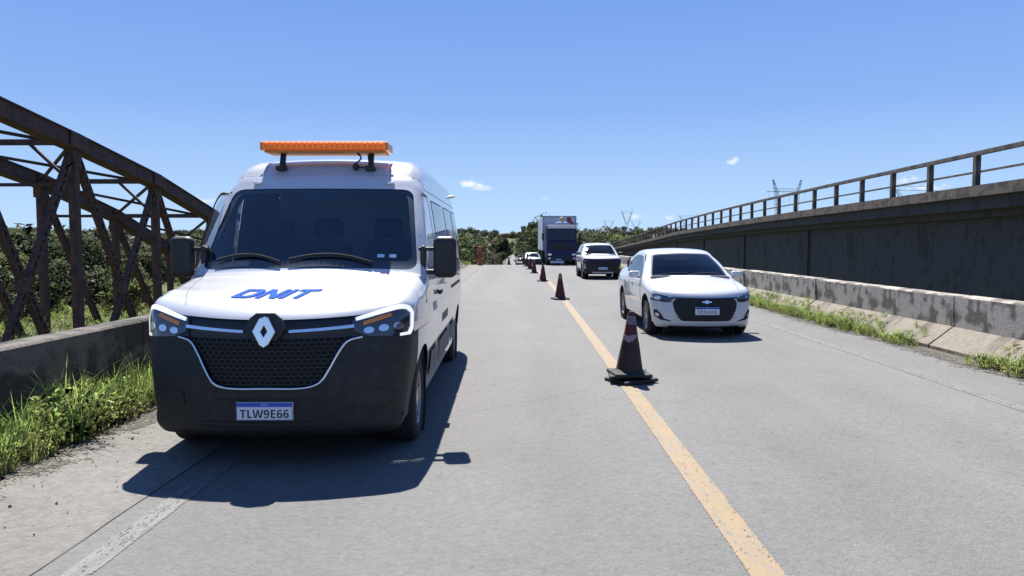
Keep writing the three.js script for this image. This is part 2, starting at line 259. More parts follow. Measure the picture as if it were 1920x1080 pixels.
// ---------------------------------------------------------------- railway truss bridge on the left
{
  const T = thing('steel_truss_bridge', 'old rusty steel truss bridge left of the road', 'bridge', [0, 0, 0]);
  const st = [], step = 5.8; for (let i = 0; i < 9; i++) st.push(8.9 + i * step);      // distances of the joints
  const top = [6.9, 6.55, 6.0, 5.2, 4.3, 3.02, 1.2, -1.6, -5];
  const bot = -5, planes = [-16, -21];
  const P = (k, i, y) => V(planes[k], y, -st[i]);
  const laced = (a, b, w, dpt) => {   // two channels with lacing bars between
    const out = [], ax = b.clone().sub(a), L = ax.length(), dir = ax.clone().normalize(), side = V(1, 0, 0);
    const n = new THREE.Vector3().crossVectors(dir, side).normalize();
    for (const s of [-1, 1]) out.push(bar(a.clone().addScaledVector(n, s * w / 2), b.clone().addScaledVector(n, s * w / 2), 0.075, dpt, side));
    const m = Math.max(2, Math.round(L / (w * 1.5)));
    for (let i = 0; i < m; i++) for (const f of [-1, 1]) { const s = i % 2 ? 1 : -1; out.push(bar(a.clone().addScaledVector(dir, L * i / m).addScaledVector(n, s * w / 2).addScaledVector(side, f * dpt / 2), a.clone().addScaledVector(dir, L * (i + 1) / m).addScaledVector(n, -s * w / 2).addScaledVector(side, f * dpt / 2), 0.02, 0.075, n)); }
    for (const e of [.06, .94]) out.push(bar(a.clone().addScaledVector(dir, L * e - .3), a.clone().addScaledVector(dir, L * e + .3), dpt + .02, w + .08, n));
    return out;
  };
  for (const k of [0, 1]) {
    for (let i = 0; i < 8; i++) {
      const a = P(k, i, top[i]), b = P(k, i + 1, top[i + 1]), dir = b.clone().sub(a).normalize();
      const e = dir.clone().multiplyScalar(.12);
      const chord = part('top_chord', [bar(a.clone().sub(e), b.clone().add(e), .42, .5), bar(a.clone().sub(e).add(V(0, .27, 0)), b.clone().add(e).add(V(0, .27, 0)), .56, .045)], M.rust, T);
      part('cover_plate', [bar(a.clone().add(V(0, -.26, 0)), b.clone().add(V(0, -.26, 0)), .54, .04)], M.rust, chord);
      part('splice_plate', [bar(b.clone().addScaledVector(dir, -.55), b.clone().addScaledVector(dir, .42), .60, .47)], M.rust, T);
      part('bottom_chord', bar(P(k, i, bot), P(k, i + 1, bot), .4, .5), M.rust, T);
      if (i < 7) { part('diagonal', laced(P(k, i, top[i] - .2), P(k, i + 1, bot), .21, .2), M.rust, T); if (i > 0 && k === 0) part('diagonal', laced(P(k, i, bot), P(k, i + 1, top[i + 1] - .2), .2, .18), M.rust, T); }
    }
    for (let i = 0; i < 8; i++) {
      part('vertical_post', [bar(P(k, i, bot), P(k, i, top[i] - .2), .28, .27, V(0, 0, 1)), bar(P(k, i, top[i] - .7), P(k, i, top[i] - .1), .34, .5, V(0, 0, 1))], M.rust, T);
      const my = (top[i] + bot) / 2;
      if (i < 7) part('gusset_plate', box(.26, .5, .42, planes[k], (top[i] + top[i + 1]) / 4 + bot / 2, -st[i] - step / 2), M.rust, T);
      if (i < 3 && k === 0) part('sway_strut', bar(P(0, i, my), P(1, i, my), .1, .12), M.rust, T);
    }
  }
  for (let i = 0; i < 7; i++) {
    part('top_strut', bar(P(0, i, top[i]), P(1, i, top[i]), .16, .2), M.rust, T);
    part('top_lateral', bar(P(0, i, top[i]), P(1, i + 1, top[i + 1]), .09, .11), M.rust, T);
    part('top_lateral', bar(P(1, i, top[i] - .1), P(0, i + 1, top[i + 1] - .1), .09, .11), M.rust, T);
    if (i < 5) { part('knee_brace', bar(P(0, i, top[i] - 1.5), V(-17.6, top[i], -st[i]), .09, .1), M.rust, T); part('knee_brace', bar(P(1, i, top[i] - 1.5), V(-19.4, top[i], -st[i]), .09, .1), M.rust, T); part('portal_strut', bar(P(0, i, top[i] - 1.5), P(1, i, top[i] - 1.5), .1, .12), M.rust, T); }
  }
  part('deck', box(5, .35, 46, -18.5, -4.9, -32), M.rust, T);
}

// ---------------------------------------------------------------- concrete viaduct on the right
{
  const B = thing('concrete_viaduct', 'dark concrete viaduct with post-and-rail parapet along the right', 'viaduct');
  const X = (d) => 14.85 + (d - 23.4) * 0.028, Y = (d) => table([[0, 3.7], [24, 3.52], [36, 3.45], [48, 3.36], [64, 3.15], [80, 2.85], [100, 2.2], [134, 1.2], [170, .1]], d);
  const ds = []; for (let d = -4; d <= 160; d += 2.95) ds.push(d - .5);
  const rr = rng(8);
  const seg = (name, m, x0, x1, y0, y1, d0 = -4.5, d1 = 158, every = 4, gap = .01) => {
    for (let d = d0; d < d1; d += 2.95 * every) {
      const gs = [], e1 = Math.min(d1, d + 2.95 * every), n = every;
      const p = [], uv = [], idx = [];
      for (let i = 0; i <= n; i++) { const q = lerp(d + gap, e1 - gap, i / n), cx = X(q), cy = Y(q); for (const [x, y] of [[x0, y0], [x0, y1], [x1, y1], [x1, y0]]) { p.push(cx + x, y > -90 ? cy + y : -3.2, -q); } }
      const quads = []; for (let i = 0; i < n; i++) for (let k = 0; k < 4; k++) { const a = i * 4 + k, b = i * 4 + (k + 1) % 4; quads.push([a, b, b + 4, a + 4]); }
      quads.push([0, 1, 2, 3], [n * 4 + 3, n * 4 + 2, n * 4 + 1, n * 4]);
      const pos = [], us = []; for (const q of quads) for (const j of [0, 1, 2, 0, 2, 3]) { const v = q[j]; pos.push(p[v * 3], p[v * 3 + 1], p[v * 3 + 2]); us.push(-p[v * 3 + 2], p[v * 3 + 1] + p[v * 3] * .9); }
      const g = new THREE.BufferGeometry(); g.setAttribute('position', new THREE.Float32BufferAttribute(pos, 3)); g.setAttribute('uv', new THREE.Float32BufferAttribute(us, 2)); g.computeVertexNormals();
      part(name, g, m, B);
    }
  };
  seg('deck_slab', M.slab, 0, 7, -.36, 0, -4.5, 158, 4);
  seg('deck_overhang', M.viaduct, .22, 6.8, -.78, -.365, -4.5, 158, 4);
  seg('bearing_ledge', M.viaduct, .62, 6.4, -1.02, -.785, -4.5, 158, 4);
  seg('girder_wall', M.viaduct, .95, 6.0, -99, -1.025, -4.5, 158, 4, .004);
  for (const d of [4, 42.6, 56, 70, 84, 98]) part('stiffener_rib', box(.16, Y(d) - 1.03 + 3.2, .5, X(d) + .89, (Y(d) - 1.03 - 3.2) / 2, -d), M.viaduct, B);
  ds.forEach((d, i) => {
    const h = 1.02, tl = (rr() - .5) * .02;
    part('railing_post', bar(V(X(d) + .2, Y(d) - .01, -d), V(X(d) + .2 + tl, Y(d) + h, -d), .17, .17, V(0, 0, 1)), M.slab, B);
    if (i < ds.length - 1) { const e = ds[i + 1];
      part('top_rail', bar(V(X(d) + .2, Y(d) + h + .055, -d + .005), V(X(e) + .2, Y(e) + h + .055, -e + .005), .17, .13), M.slab, B);
      part('middle_rail', bar(V(X(d) + .2, Y(d) + .46, -d), V(X(e) + .2, Y(e) + .46, -e), .055, .065), M.slab, B); }
  });
}
// ---------------------------------------------------------------- car bodies
// A body is a centre-line profile (z forward, y up; front lip -> bonnet -> roof -> tail) swept across the width, plus two side walls.
class Shell {
  constructor(rows, halfW) {   // rows: [z, y, corner radius, plan crown, height crown]
    const n = rows.length, cv = new THREE.CatmullRomCurve3(rows.map((r) => V(0, r[1], r[0])), false, 'centripetal'), N = 900;
    this.q = []; let s = 0, prev;
    const at = (k, t) => { const f = t * (n - 1), i = Math.min(n - 2, Math.floor(f)), w = f - i; return lerp(rows[i][k], rows[i + 1][k], sm(w)); };
    for (let i = 0; i <= N; i++) {
      const t = i / N, p = cv.getPoint(t), d = cv.getTangent(t); if (prev) s += p.distanceTo(prev); prev = p;
      this.q.push({ s, z: p.z, y: p.y, r: at(2, t), cz: at(3, t), cy: at(4, t), nz: d.y, ny: -d.z });
    }
    for (const q of this.q) { q.ez = q.z - q.cz - q.nz * q.r; q.ey = q.y - q.cy - q.ny * q.r; q.H = halfW(q.ey, q.ez); }
    this.halfW = halfW; this.len = s;
  }
  get(s) { const Q = this.q; s = clamp(s, 0, this.len); let a = 0, b = Q.length - 1; while (b - a > 1) { const m = (a + b) >> 1; Q[m].s <= s ? a = m : b = m; } const A = Q[a], B = Q[b], w = (s - A.s) / (B.s - A.s || 1), o = {}; for (const k in A) o[k] = A[k] + (B[k] - A[k]) * w; return o; }
  sy(y) { const Q = this.q; for (let i = 1; i < Q.length; i++) if (Q[i].y >= y) return lerp(Q[i - 1].s, Q[i].s, clamp((y - Q[i - 1].y) / (Q[i].y - Q[i - 1].y || 1), 0, 1)); return Q[Q.length - 1].s; }
  sz(z) { const Q = this.q; let i0 = Q.findIndex((k) => k.z === Math.max(...Q.map((e) => e.z))); for (let i = i0 + 1; i < Q.length; i++) if (Q[i].z <= z) return lerp(Q[i - 1].s, Q[i].s, clamp((Q[i - 1].z - z) / (Q[i - 1].z - Q[i].z || 1), 0, 1)); return this.len; }
  L(s) { const q = this.get(s); return q.H - q.r + q.r * Math.PI / 2; }
  F = (x, s) => {
    const q = this.get(s), a = Math.abs(x), l0 = q.H - q.r; let X = a, d = 0;
    if (a > l0) { const t = (a - l0) / q.r; if (t <= Math.PI / 2) { X = l0 + q.r * Math.sin(t); d = q.r * (1 - Math.cos(t)); } else { X = q.H; d = q.r + (a - l0 - q.r * Math.PI / 2); } }
    const k = (X / q.H) ** 2; return V(Math.sign(x) * X, q.y - q.cy * k - q.ny * d, q.z - q.cz * k - q.nz * d);
  };
  S(side) { return (u, y) => { const z = side > 0 ? -u : u; return V(side * this.halfW(y, z), y, z); }; }   // u = -z on the +x side, z on the other
  edge(s0, s1, n = 60) { const o = []; for (let i = 0; i <= n; i++) { const q = this.get(lerp(s0, s1, i / n)); o.push([q.ez, q.ey]); } return o; }
  strip(s0, s1, off = 0, nx = 26, ns = 10, hole, me = .09) {   // the whole width between two stations
    if (hole) { const o = [], n = 14; for (let i = 0; i <= n; i++) { const s = lerp(s0, s1, i / n); o.push([this.L(s), s]); } for (let i = n; i >= 0; i--) { const s = lerp(s0, s1, i / n); o.push([-this.L(s), s]); } return skin(o, this.F, off, me, [hole]); }
    const g = new THREE.PlaneGeometry(2, 1, nx, ns).toNonIndexed(), p = g.attributes.position; for (let i = 0; i < p.count; i++) { const s = lerp(s0, s1, p.getY(i) + .5); p.setXYZ(i, p.getX(i) * this.L(s), s, 0); }
    return layOn(this.F, p.array, off);
  }
}
const flipZ = (side, poly) => side > 0 ? poly.map(([z, y]) => [-z, y]) : poly;
function archLine(zFront, zRear, y, arches) {   // sill line from rear to front with wheel arches [zc, yc, r]
  const out = [[zRear, y]];
  for (const [zc, yc, r] of [...arches].sort((a, b) => a[0] - b[0])) { const a0 = Math.asin(clamp((y - yc) / r, -1, 1)); for (let i = 0; i <= 18; i++) { const t = lerp(Math.PI - a0, a0, i / 18); out.push([zc + r * Math.cos(t), yc + r * Math.sin(t)]); } }
  out.push([zFront, y]); return out;
}
function wheelGeos(r, w, rimR) {
  const h = w / 2, tyre = new THREE.LatheGeometry([[rimR, -h + .01], [rimR + .02, -h], [r - .035, -h + .005], [r - .008, -h + .03], [r, -h + .06], [r, h - .06], [r - .008, h - .03], [r - .035, h - .005], [rimR + .02, h], [rimR, h - .01]].map((q) => new THREE.Vector2(...q)), 40).rotateZ(Math.PI / 2);
  const rim = [], face = h - .035;
  rim.push(new THREE.LatheGeometry([[rimR, h - .012], [rimR - .018, h - .02], [rimR - .025, face - .03], [rimR - .03, -h + .03]].map((q) => new THREE.Vector2(...q)), 36).rotateZ(-Math.PI / 2));
  rim.push(new THREE.CylinderGeometry(rimR * .28, rimR * .32, .05, 20).rotateZ(Math.PI / 2).translate(face - .01, 0, 0));
  const N = 10; for (let i = 0; i < N; i++) { const a = i / N * Math.PI * 2; rim.push(bar(V(face - .02, Math.cos(a) * rimR * .2, Math.sin(a) * rimR * .2), V(face - .01, Math.cos(a) * (rimR - .02), Math.sin(a) * (rimR - .02)), .03, rimR * .2, V(1, 0, 0))); }
  const drum = new THREE.CylinderGeometry(rimR - .03, rimR - .03, .02, 24).rotateZ(Math.PI / 2).translate(face - .06, 0, 0);
  return { tyre, rim, drum };
}
M.tyre = std(.016, .016, .017, .9);
M.rim = std(.28, .28, .29, .35, { metalness: .8 });
M.black = std(.012, .012, .014, .55);
M.matte = std(.02, .02, .022, .9);
M.chrome = std(.75, .76, .78, .12, { metalness: 1 });
M.glass = phys(.62, .68, .74, .02, { transmission: 1, thickness: 0, ior: 1.5, transparent: true });
M.tint = phys(.30, .33, .38, .02, { transmission: 1, thickness: 0, ior: 1.5, transparent: true });
M.darkGlass = phys(.012, .014, .018, .03, { ior: 1.52 });
M.cabin = std(.038, .046, .075, .95);  // bluish shade of the vehicle interiors is mixed into this colour
M.seat = std(.012, .012, .015, .9);
M.lens = phys(.03, .035, .045, .04, { clearcoat: 1, clearcoatRoughness: .02 });
M.reflector = std(.62, .66, .74, .16, { metalness: .9 });
M.amber = phys(.75, .22, .02, .15, { clearcoat: .6 });
M.lampWhite = phys(.82, .82, .80, .2, { clearcoat: .8 });
M.led = std(.9, .9, .88, .4, { emissive: new THREE.Color(1, .98, .95), emissiveIntensity: .3 });
function paint(c, o = {}) { return phys(...c, .38, { clearcoat: 1, clearcoatRoughness: .04, ...o }); }
function wheels(root, list, r, w, rimR, rimM = M.rim) {
  const { tyre, rim, drum } = wheelGeos(r, w, rimR), rg = mergeGeometries(rim.map((x) => { const y = x.index ? x.toNonIndexed() : x; return y; }));
  for (const [x, z] of list) { const g = new THREE.Group(); g.name = 'wheel'; g.position.set(x, r, z); if (x < 0) g.rotation.y = Math.PI; root.add(g); part('tyre', tyre, M.tyre, g); part('rim', rg, rimM, g); part('brake_drum', drum, M.matte, g); }
}
function plateTex(text, seed) {
  const c = document.createElement('canvas'); c.width = 400; c.height = 130; const x = c.getContext('2d');
  x.fillStyle = '#d6d8de'; x.fillRect(0, 0, 400, 130); x.fillStyle = '#2a55b8'; x.fillRect(0, 0, 400, 32);
  x.fillStyle = '#c9d4ee'; x.font = 'bold 15px sans-serif'; x.textAlign = 'center'; x.fillText('BRASIL', 200, 22);
  x.fillStyle = '#23262e'; 
  if (text) { x.font = 'bold 84px sans-serif'; x.fillText(text, 200, 113, 350); }
  else { const r = rng(seed); for (let i = 0; i < 7; i++) { const px = 42 + i * 48; x.fillRect(px, 50, 9, 62); x.fillRect(px + 20, 50 + r() * 12, 9, 50); x.fillRect(px, 50 + Math.floor(r() * 3) * 24, 28, 10); } }
  x.strokeStyle = '#5c6270'; x.lineWidth = 5; x.strokeRect(3, 3, 394, 124);
  const t = new THREE.CanvasTexture(c); t.colorSpace = THREE.SRGBColorSpace; return t;
}
function plate(root, text, seed, x, y, z, tilt = 0) {
  const g = new THREE.Group(); g.name = 'number_plate'; g.position.set(x, y, z); g.rotation.x = tilt; root.add(g);
  part('plate_blank', rbox(.4, .13, .012, .005, 0, 0, 0, 1), M.lampWhite, g);
  part('plate_face', new THREE.PlaneGeometry(.396, .126).translate(0, 0, .0085), std(1, 1, 1, .5, { map: plateTex(text, seed) }), g); return g;
}
// ---------------------------------------------------------------- the white van
{
  const A = THREE.MathUtils.degToRad(1.2);
  const van = thing('service_van', 'white high-roof service van with amber light bar and black bumper', 'van', [-1.81, 0, -5.12], A);
  const halfW = (y, z) => { const w = table([[.2, .95], [.45, .985], [.75, 1.02], [1.0, 1.03], [1.25, 1.025], [1.5, 1.0], [1.9, .945], [2.2, .89], [2.5, .825]], y); const f = z > -1.15 ? 1 - .10 * ((z + 1.15) / 1.15) ** 2 : 1, r = z < -5.4 ? 1 - .03 * ((z + 5.4) / .8) ** 2 : 1; return w * f * r; };
  const sh = new Shell([
    [-.16, .21, .10, .20, 0], [-.03, .27, .14, .22, 0], [0, .42, .18, .24, 0], [.005, .62, .18, .25, 0], [-.01, .80, .18, .26, 0], [-.03, .95, .16, .27, -.02],
    [-.07, 1.06, .13, .28, -.06], [-.17, 1.14, .10, .27, -.065], [-.42, 1.218, .10, .22, -.03], [-.72, 1.295, .10, .17, .02], [-1.02, 1.37, .09, .15, .035], [-1.11, 1.435, .07, .15, .02],
    [-1.40, 1.79, .07, .15, .0], [-1.68, 2.125, .08, .15, .0], [-1.80, 2.25, .12, .13, .02], [-1.98, 2.37, .15, .08, .03], [-2.3, 2.455, .17, .03, .04], [-3, 2.495, .17, 0, .04],
    [-4.4, 2.50, .17, 0, .04], [-5.7, 2.49, .17, 0, .04], [-6.03, 2.43, .16, 0, .03], [-6.15, 2.3, .14, -.02, .02], [-6.2, 1.9, .1, -.03, 0], [-6.22, 1.0, .1, -.03, 0], [-6.2, .45, .1, -.03, 0], [-6.1, .36, .05, 0, 0]], halfW);
  const W = paint([.48, .49, .52]), BP = std(1, 1, 1, .62, { map: rep(makeTex(256, (u, v) => { const a = fbm(u * 24, v * 24, 4, 24, 201), b = fbm(u * 4, v * 9, 3, 4, 203), k = .010 + .010 * sstep(.45, .8, .6 * a + .4 * b); return [k, k * 1.02, k * 1.1]; }), 1) }), G = { };
  const s0 = 0, sLamp = sh.sy(.945), sHood0 = sh.sy(1.075), sHood1 = sh.sy(1.366), sRoof0 = sh.sz(-2.3), sRear = sh.sz(-6.16);
  const xs = (pts) => pts.map(([x, y]) => [x, sh.sy(y)]);
  // bumper with the grille opening
  const grilleHalf = [[0, .60], [.30, .605], [.38, .64], [.44, .73], [.50, .84], [.56, .915], [.66, .94]];
  const grille = [...grilleHalf, ...[...grilleHalf].reverse().slice(0, -1).map(([x, y]) => [-x, y])];
  const bumperTop = .945, L = (y) => sh.L(sh.sy(y));
  const bo = []; for (let i = 0; i <= 12; i++) { const y = lerp(.215, bumperTop, i / 12); bo.push([L(y), y]); }
  const gUp = [...grilleHalf].reverse(), bump = [...bo, [.66, bumperTop], ...gUp.slice(1), ...grilleHalf.slice(1).map(([x, y]) => [-x, y]), [-.66, bumperTop], ...[...bo].reverse().map(([x, y]) => [-x, y])];
  const bumper = part('front_bumper', skin(xs(bump), sh.F, 0, .06), BP, van);
  part('air_intake', [0, 1, 2].map((i) => skin(rounded(xs([[-.52 + i * .03, .30 + i * .035], [.52 - i * .03, .30 + i * .035], [.50 - i * .03, .318 + i * .035], [-.50 + i * .03, .318 + i * .035]]), .006), sh.F, .006, .1)), M.black, bumper);
  for (const sd of [-1, 1]) part('fog_lamp_recess', skin(rounded(xs([[sd * .60, .46], [sd * .84, .46], [sd * .86, .56], [sd * .62, .57]]), .03), sh.F, .005, .06), M.black, bumper);
  part('bumper_step', skin(rounded(xs([[-.42, .37], [.42, .37], [.40, .52], [-.40, .52]]), .03), sh.F, .006, .08), BP, bumper);
  // grille: dark back, honeycomb bars, bright trim and bars
  const gr = part('grille', skin(xs([...grille.slice(0, 7), [.66, 1.07], [-.66, 1.07], ...grille.slice(7)]), sh.F, -.035, .07), M.matte, van);
  { const mesh = []; const inside = (x, y) => { const a = Math.abs(x); for (let i = 0; i < grilleHalf.length - 1; i++) if (a >= grilleHalf[i][0] && a < grilleHalf[i + 1][0]) return y > lerp(grilleHalf[i][1], grilleHalf[i + 1][1], (a - grilleHalf[i][0]) / (grilleHalf[i + 1][0] - grilleHalf[i][0])) + .01; return false; };
    const F = (x, y) => sh.F(x, sh.sy(y)).add(V(0, 0, -.012));
    for (let r = 0; r < 11; r++) { const y = .625 + r * .029; for (let c = -14; c <= 14; c++) { const x = c * .045 + (r % 2 ? .0225 : 0); if (!inside(x, y)) continue; mesh.push(bar(F(x - .0215, y), F(x + .0215, y), .008, .007)); mesh.push(bar(F(x, y), F(x, y + .029), .004, .008, V(1, 0, 0))); } }
    part('grille_mesh', mesh, M.black, gr); }
  const trimPts = [...grilleHalf.slice(1).reverse().map(([x, y]) => [-x, y]), ...grilleHalf].map(([x, y]) => sh.F(x, sh.sy(y)).add(V(0, 0, .008)));
  part('grille_trim', new THREE.TubeGeometry(new THREE.CatmullRomCurve3(trimPts), 60, .0095, 6), M.chrome, gr);
  for (const sd of [-1, 1]) part('grille_bar', skin(rounded(xs([[sd * .16, .985], [sd * .60, 1.0], [sd * .60, 1.018], [sd * .16, 1.003]]), .006), sh.F, .012, .06), M.chrome, gr);
  // badge
  { const bd = new THREE.Group(); bd.name = 'badge'; bd.position.set(0, .995, -.045); bd.rotation.x = -.12; van.add(bd);
    const dia = (w, h) => [[0, -h], [w * .42, -h * .55], [w, 0], [w * .42, h * .55], [0, h]].concat([[-w * .42, h * .55], [-w, 0], [-w * .42, -h * .55]]);
    const mk = (o, holes, dpt, bv) => { const s = new THREE.Shape(o.map((p) => new THREE.Vector2(...p))); for (const h of holes) s.holes.push(new THREE.Path(h.map((p) => new THREE.Vector2(...p)))); return new THREE.ExtrudeGeometry(s, { depth: dpt, bevelEnabled: true, bevelSize: bv, bevelThickness: bv, bevelSegments: 2 }); };
    part('badge_shield', mk([[-.08, -.06], [.08, -.06], [.13, .02], [.105, .09], [.06, .125], [-.06, .125], [-.105, .09], [-.13, .02]], [], .02, .008), M.black, bd);
    part('badge_diamond', mk([[0, -.105], [.03, -.085], [.076, 0], [.03, .09], [0, .10], [-.03, .09], [-.076, 0], [-.03, -.085]], [[[0, -.045], [-.028, 0], [0, .05], [.028, 0]]], .022, .006).translate(0, 0, .028), M.chrome, bd); }
  // headlamps
  for (const sd of [-1, 1]) {
    const lo = [[.585, 1.035], [.60, 1.062], [.80, 1.098], [.97, 1.118], [1.03, 1.10], [1.035, .98], [1.0, .935], [.90, .925], [.70, .940], [.60, .98]].map(([x, y]) => [sd * x, y]);
    const hl = part('headlamp', skin(xs(lo), sh.F, .004, .04), M.lens, van);
    part('daytime_light', skin(xs([[.82, 1.100], [.97, 1.116], [1.028, 1.10], [1.034, .98], [1.0, .937], [.91, .926], [.91, .946], [.97, .957], [.992, .99], [.985, 1.075], [.945, 1.088], [.70, 1.05], [.61, 1.038], [.605, 1.058]].map(([x, y]) => [sd * x, y])), sh.F, .009, .03), M.led, hl);
    part('turn_signal', skin(rounded(xs([[.66, 1.030], [.84, 1.062], [.86, 1.042], [.66, 1.008]].map(([x, y]) => [sd * x, y])), .008), sh.F, .0085, .03), M.amber, hl);
    for (const [x, y] of [[.70, .978], [.80, .985], [.90, .99]]) { const c = []; for (let i = 0; i < 12; i++) { const a = i / 12 * Math.PI * 2; c.push([sd * x + .036 * Math.cos(a), y + .02 * Math.sin(a)]); } part('projector', skin(xs(c), sh.F, .0085, .02), M.reflector, hl); }
  }
  // space between the headlamps, above the bumper: black band; white corners above the lamps belong to the bonnet
  part('upper_band', skin(xs([[-.66, .945], [.66, .945], [.60, 1.075], [-.60, 1.075]]), sh.F, -.012, .06), M.black, van);
  part('lamp_housing', [-1, 1].map((sd) => skin(xs([[sd * .58, .945], [sd * L(.945), .945], [sd * L(1.0), 1.0], [sd * L(1.075), 1.075], [sd * .58, 1.075]]), sh.F, -.004, .06)), M.black, van);
  // bonnet
  const bonnet = part('bonnet', sh.strip(sHood0, sHood1, 0, 40, 26), W, van);
  // lettering on the bonnet
  { const sB = sh.sz(-.37), k = .21 / .72;
    const blue = phys(.035, .10, .42, .95, { specularIntensity: .1 });
    const glyphs = { D: [.86, [[0, 0], [.5, 0], [.68, .06], [.78, .2], [.78, .52], [.68, .66], [.5, .72], [0, .72]], [[.2, .16], [.2, .56], [.45, .56], [.57, .47], [.57, .25], [.45, .16]]], N: [.80, [[0, 0], [.19, 0], [.19, .44], [.52, 0], [.72, 0], [.72, .72], [.53, .72], [.53, .28], [.2, .72], [0, .72]]], I: [.28, [[0, 0], [.2, 0], [.2, .72], [0, .72]]], T: [.70, [[.24, 0], [.44, 0], [.44, .56], [.72, .56], [.72, .72], [-.02, .72], [-.02, .56], [.24, .56]]] };
    let pen = 0; const place = ([x, y]) => [-.385 + (pen + x) * .218 + y * .115, sB + y * k], shapes = [...'DNIT'].map((c) => { const [w, o, h] = glyphs[c], r = { outline: o.map(place), holes: h ? [h.map(place)] : [] }; pen += w; return r; });
    for (const l of shapes) part('letter', skin(l.outline, sh.F, .006, .04, l.holes), blue, bonnet); }
  for (const sd of [-1, 1]) part('bonnet_seam', skin([0, 1, 2, 3, 4, 5, 6, 7, 8].map((i) => { const s = lerp(sHood0 + .1, sHood1, i / 8); return [sd * (lerp(.66, .86, i / 8) + .05 * Math.sin(i / 8 * 3)), s]; }).concat([8, 7, 6, 5, 4, 3, 2, 1, 0].map((i) => { const s = lerp(sHood0 + .1, sHood1, i / 8); return [sd * (lerp(.66, .86, i / 8) + .05 * Math.sin(i / 8 * 3) + .006), s]; })), sh.F, .001, .08), M.black, bonnet);
  // windscreen surround, forehead and roof
  const sw0 = sh.sy(1.41), sw1 = sh.sy(2.12), ws = rounded([[-.93, sw0], [.93, sw0], [.825, sw1], [-.825, sw1]], .11, 6);
  const sCowl = sHood1;
  part('windscreen_surround', sh.strip(sCowl + .004, sh.sy(2.26), 0, 0, 0, ws, .07), W, van);
  const wsG = part('windscreen', skin(ws, sh.F, -.004, .08), phys(.80, .86, .95, .02, { transmission: 1, thickness: 0, ior: 1.75, transparent: true }), van);
  const inn = rounded([[-.885, sw0 + .10], [.885, sw0 + .10], [.78, sw1 - .045], [-.78, sw1 - .045]], .09, 6);
  part('windscreen_band', skin(ws, sh.F, -.010, .08, [inn]), M.black, wsG);
  part('rain_sensor', skin(rounded([[-.13, sw1 - .13], [.13, sw1 - .13], [.22, sw1 - .03], [-.22, sw1 - .03]], .03), sh.F, -.013, .08), M.black, wsG);
  for (const [a, b, c] of [[-.80, -.22, .13], [-.15, .55, .13]]) { const pts = []; for (let i = 0; i <= 10; i++) { const t = i / 10; pts.push(sh.F(lerp(a, b, t), sw0 + .03 + c * Math.sin(Math.PI * (.15 + .7 * t)) - .03 * t).add(V(0, .012, .015))); } part('wiper', new THREE.TubeGeometry(new THREE.CatmullRomCurve3(pts), 20, .011, 5), M.matte, van); }
  const fore = part('forehead', sh.strip(sh.sy(2.26) + .003, sRoof0, 0, 36, 12), W, van);
  for (const sd of [-1, 1]) { part('forehead_rib', skin(rounded([[sd * .60, sh.sy(2.27)], [sd * .628, sh.sy(2.27)], [sd * .60, sRoof0 - .05], [sd * .575, sRoof0 - .05]], .01), sh.F, .008, .06), W, fore); part('washer_cap', rbox(.07, .025, .05, .011).translate(...sh.F(sd * .62, sh.sy(2.175)).add(V(0, .008, .012)).toArray()), M.lampWhite, van); }
  part('roof', sh.strip(sRoof0 + .004, sh.sz(-6.0), 0, 30, 30), W, van);
  part('tail', sh.strip(sh.sz(-6.0) + .003, sh.len - .01, 0, 20, 24), W, van);
  for (let i = 0; i < 6; i++) part('roof_rib', skin(rounded([[-.6, sh.sz(-2.8 - i * .5)], [.6, sh.sz(-2.8 - i * .5)], [.6, sh.sz(-2.9 - i * .5)], [-.6, sh.sz(-2.9 - i * .5)]], .03), sh.F, .010, .15), W, van);
  // side walls
  const arches = [[-.92, .36, .43], [-5.02, .36, .43]], sill = .30;
  for (const sd of [-1, 1]) {
    const S = sh.S(sd), side = [...sh.edge(sh.sy(.235), sh.sz(-6.16), 160)]; const rearE = sh.edge(sh.sz(-6.16), sh.len - .05, 30);
    const outline = [...side, ...rearE, ...archLine(side[0][0], -6.12, sill, arches)];
    const put = (name, z0, z1, y0, y1, m, hole, off = 0, parent = van) => { let P = clipPoly(outline, z0, z1, y0, y1); if (P.length < 3) return; return part(name, skin(flipZ(sd, P), S, off, .11, hole ? [flipZ(sd, hole)] : []), m, parent); };
    put('bumper_corner', -.62, .3, 0, .945, BP);
    put('front_wing', -1.215, .3, .95, 3, W); put('wing_lower', -1.215, -.625, 0, .945, W);
    const dw = rounded([[-1.30, 1.47], [-1.42, 1.40], [-2.12, 1.42], [-2.12, 2.06], [-1.68, 2.06], [-1.60, 2.00]], .07);
    const door = put('front_door', -2.24, -1.222, 0, 2.13, W, dw);
    part('door_glass', skin(flipZ(sd, sd > 0 ? clipPoly(dw, -3, 0, 0, 1.56) : dw), S, -.006, .12), sd > 0 ? M.tint : M.glass, door);
    part('window_frame', skin(flipZ(sd, inset(dw, -.028)), S, .003, .12, [flipZ(sd, dw)]), M.black, door);
    part('door_handle', rbox(.035, .05, .17, .015, sd * (halfW(1.15, -2.08) + .022), 1.15, -2.08), M.black, door);
    const mid = put('sliding_door', -3.72, -2.247, 0, 2.13, W), rear = put('rear_quarter', -6.4, -3.727, 0, 2.13, W);
    put('roof_side', -2.9, -1.222, 2.137, 3, W); put('roof_side', -4.5, -2.906, 2.137, 3, W); put('roof_side', -6.4, -4.506, 2.137, 3, W);
    for (const [a, b, par] of [[-2.42, -3.62, mid], [-3.83, -4.86, rear], [-4.98, -5.98, rear]]) { const w = rounded([[a, 1.40], [b, 1.40], [b, 2.04], [a, 2.04]], .07); part('side_window', skin(flipZ(sd, w), S, .004, .12), M.darkGlass, par); part('window_seal', skin(flipZ(sd, inset(w, -.018)), S, .0025, .12, [flipZ(sd, w)]), M.black, par); }
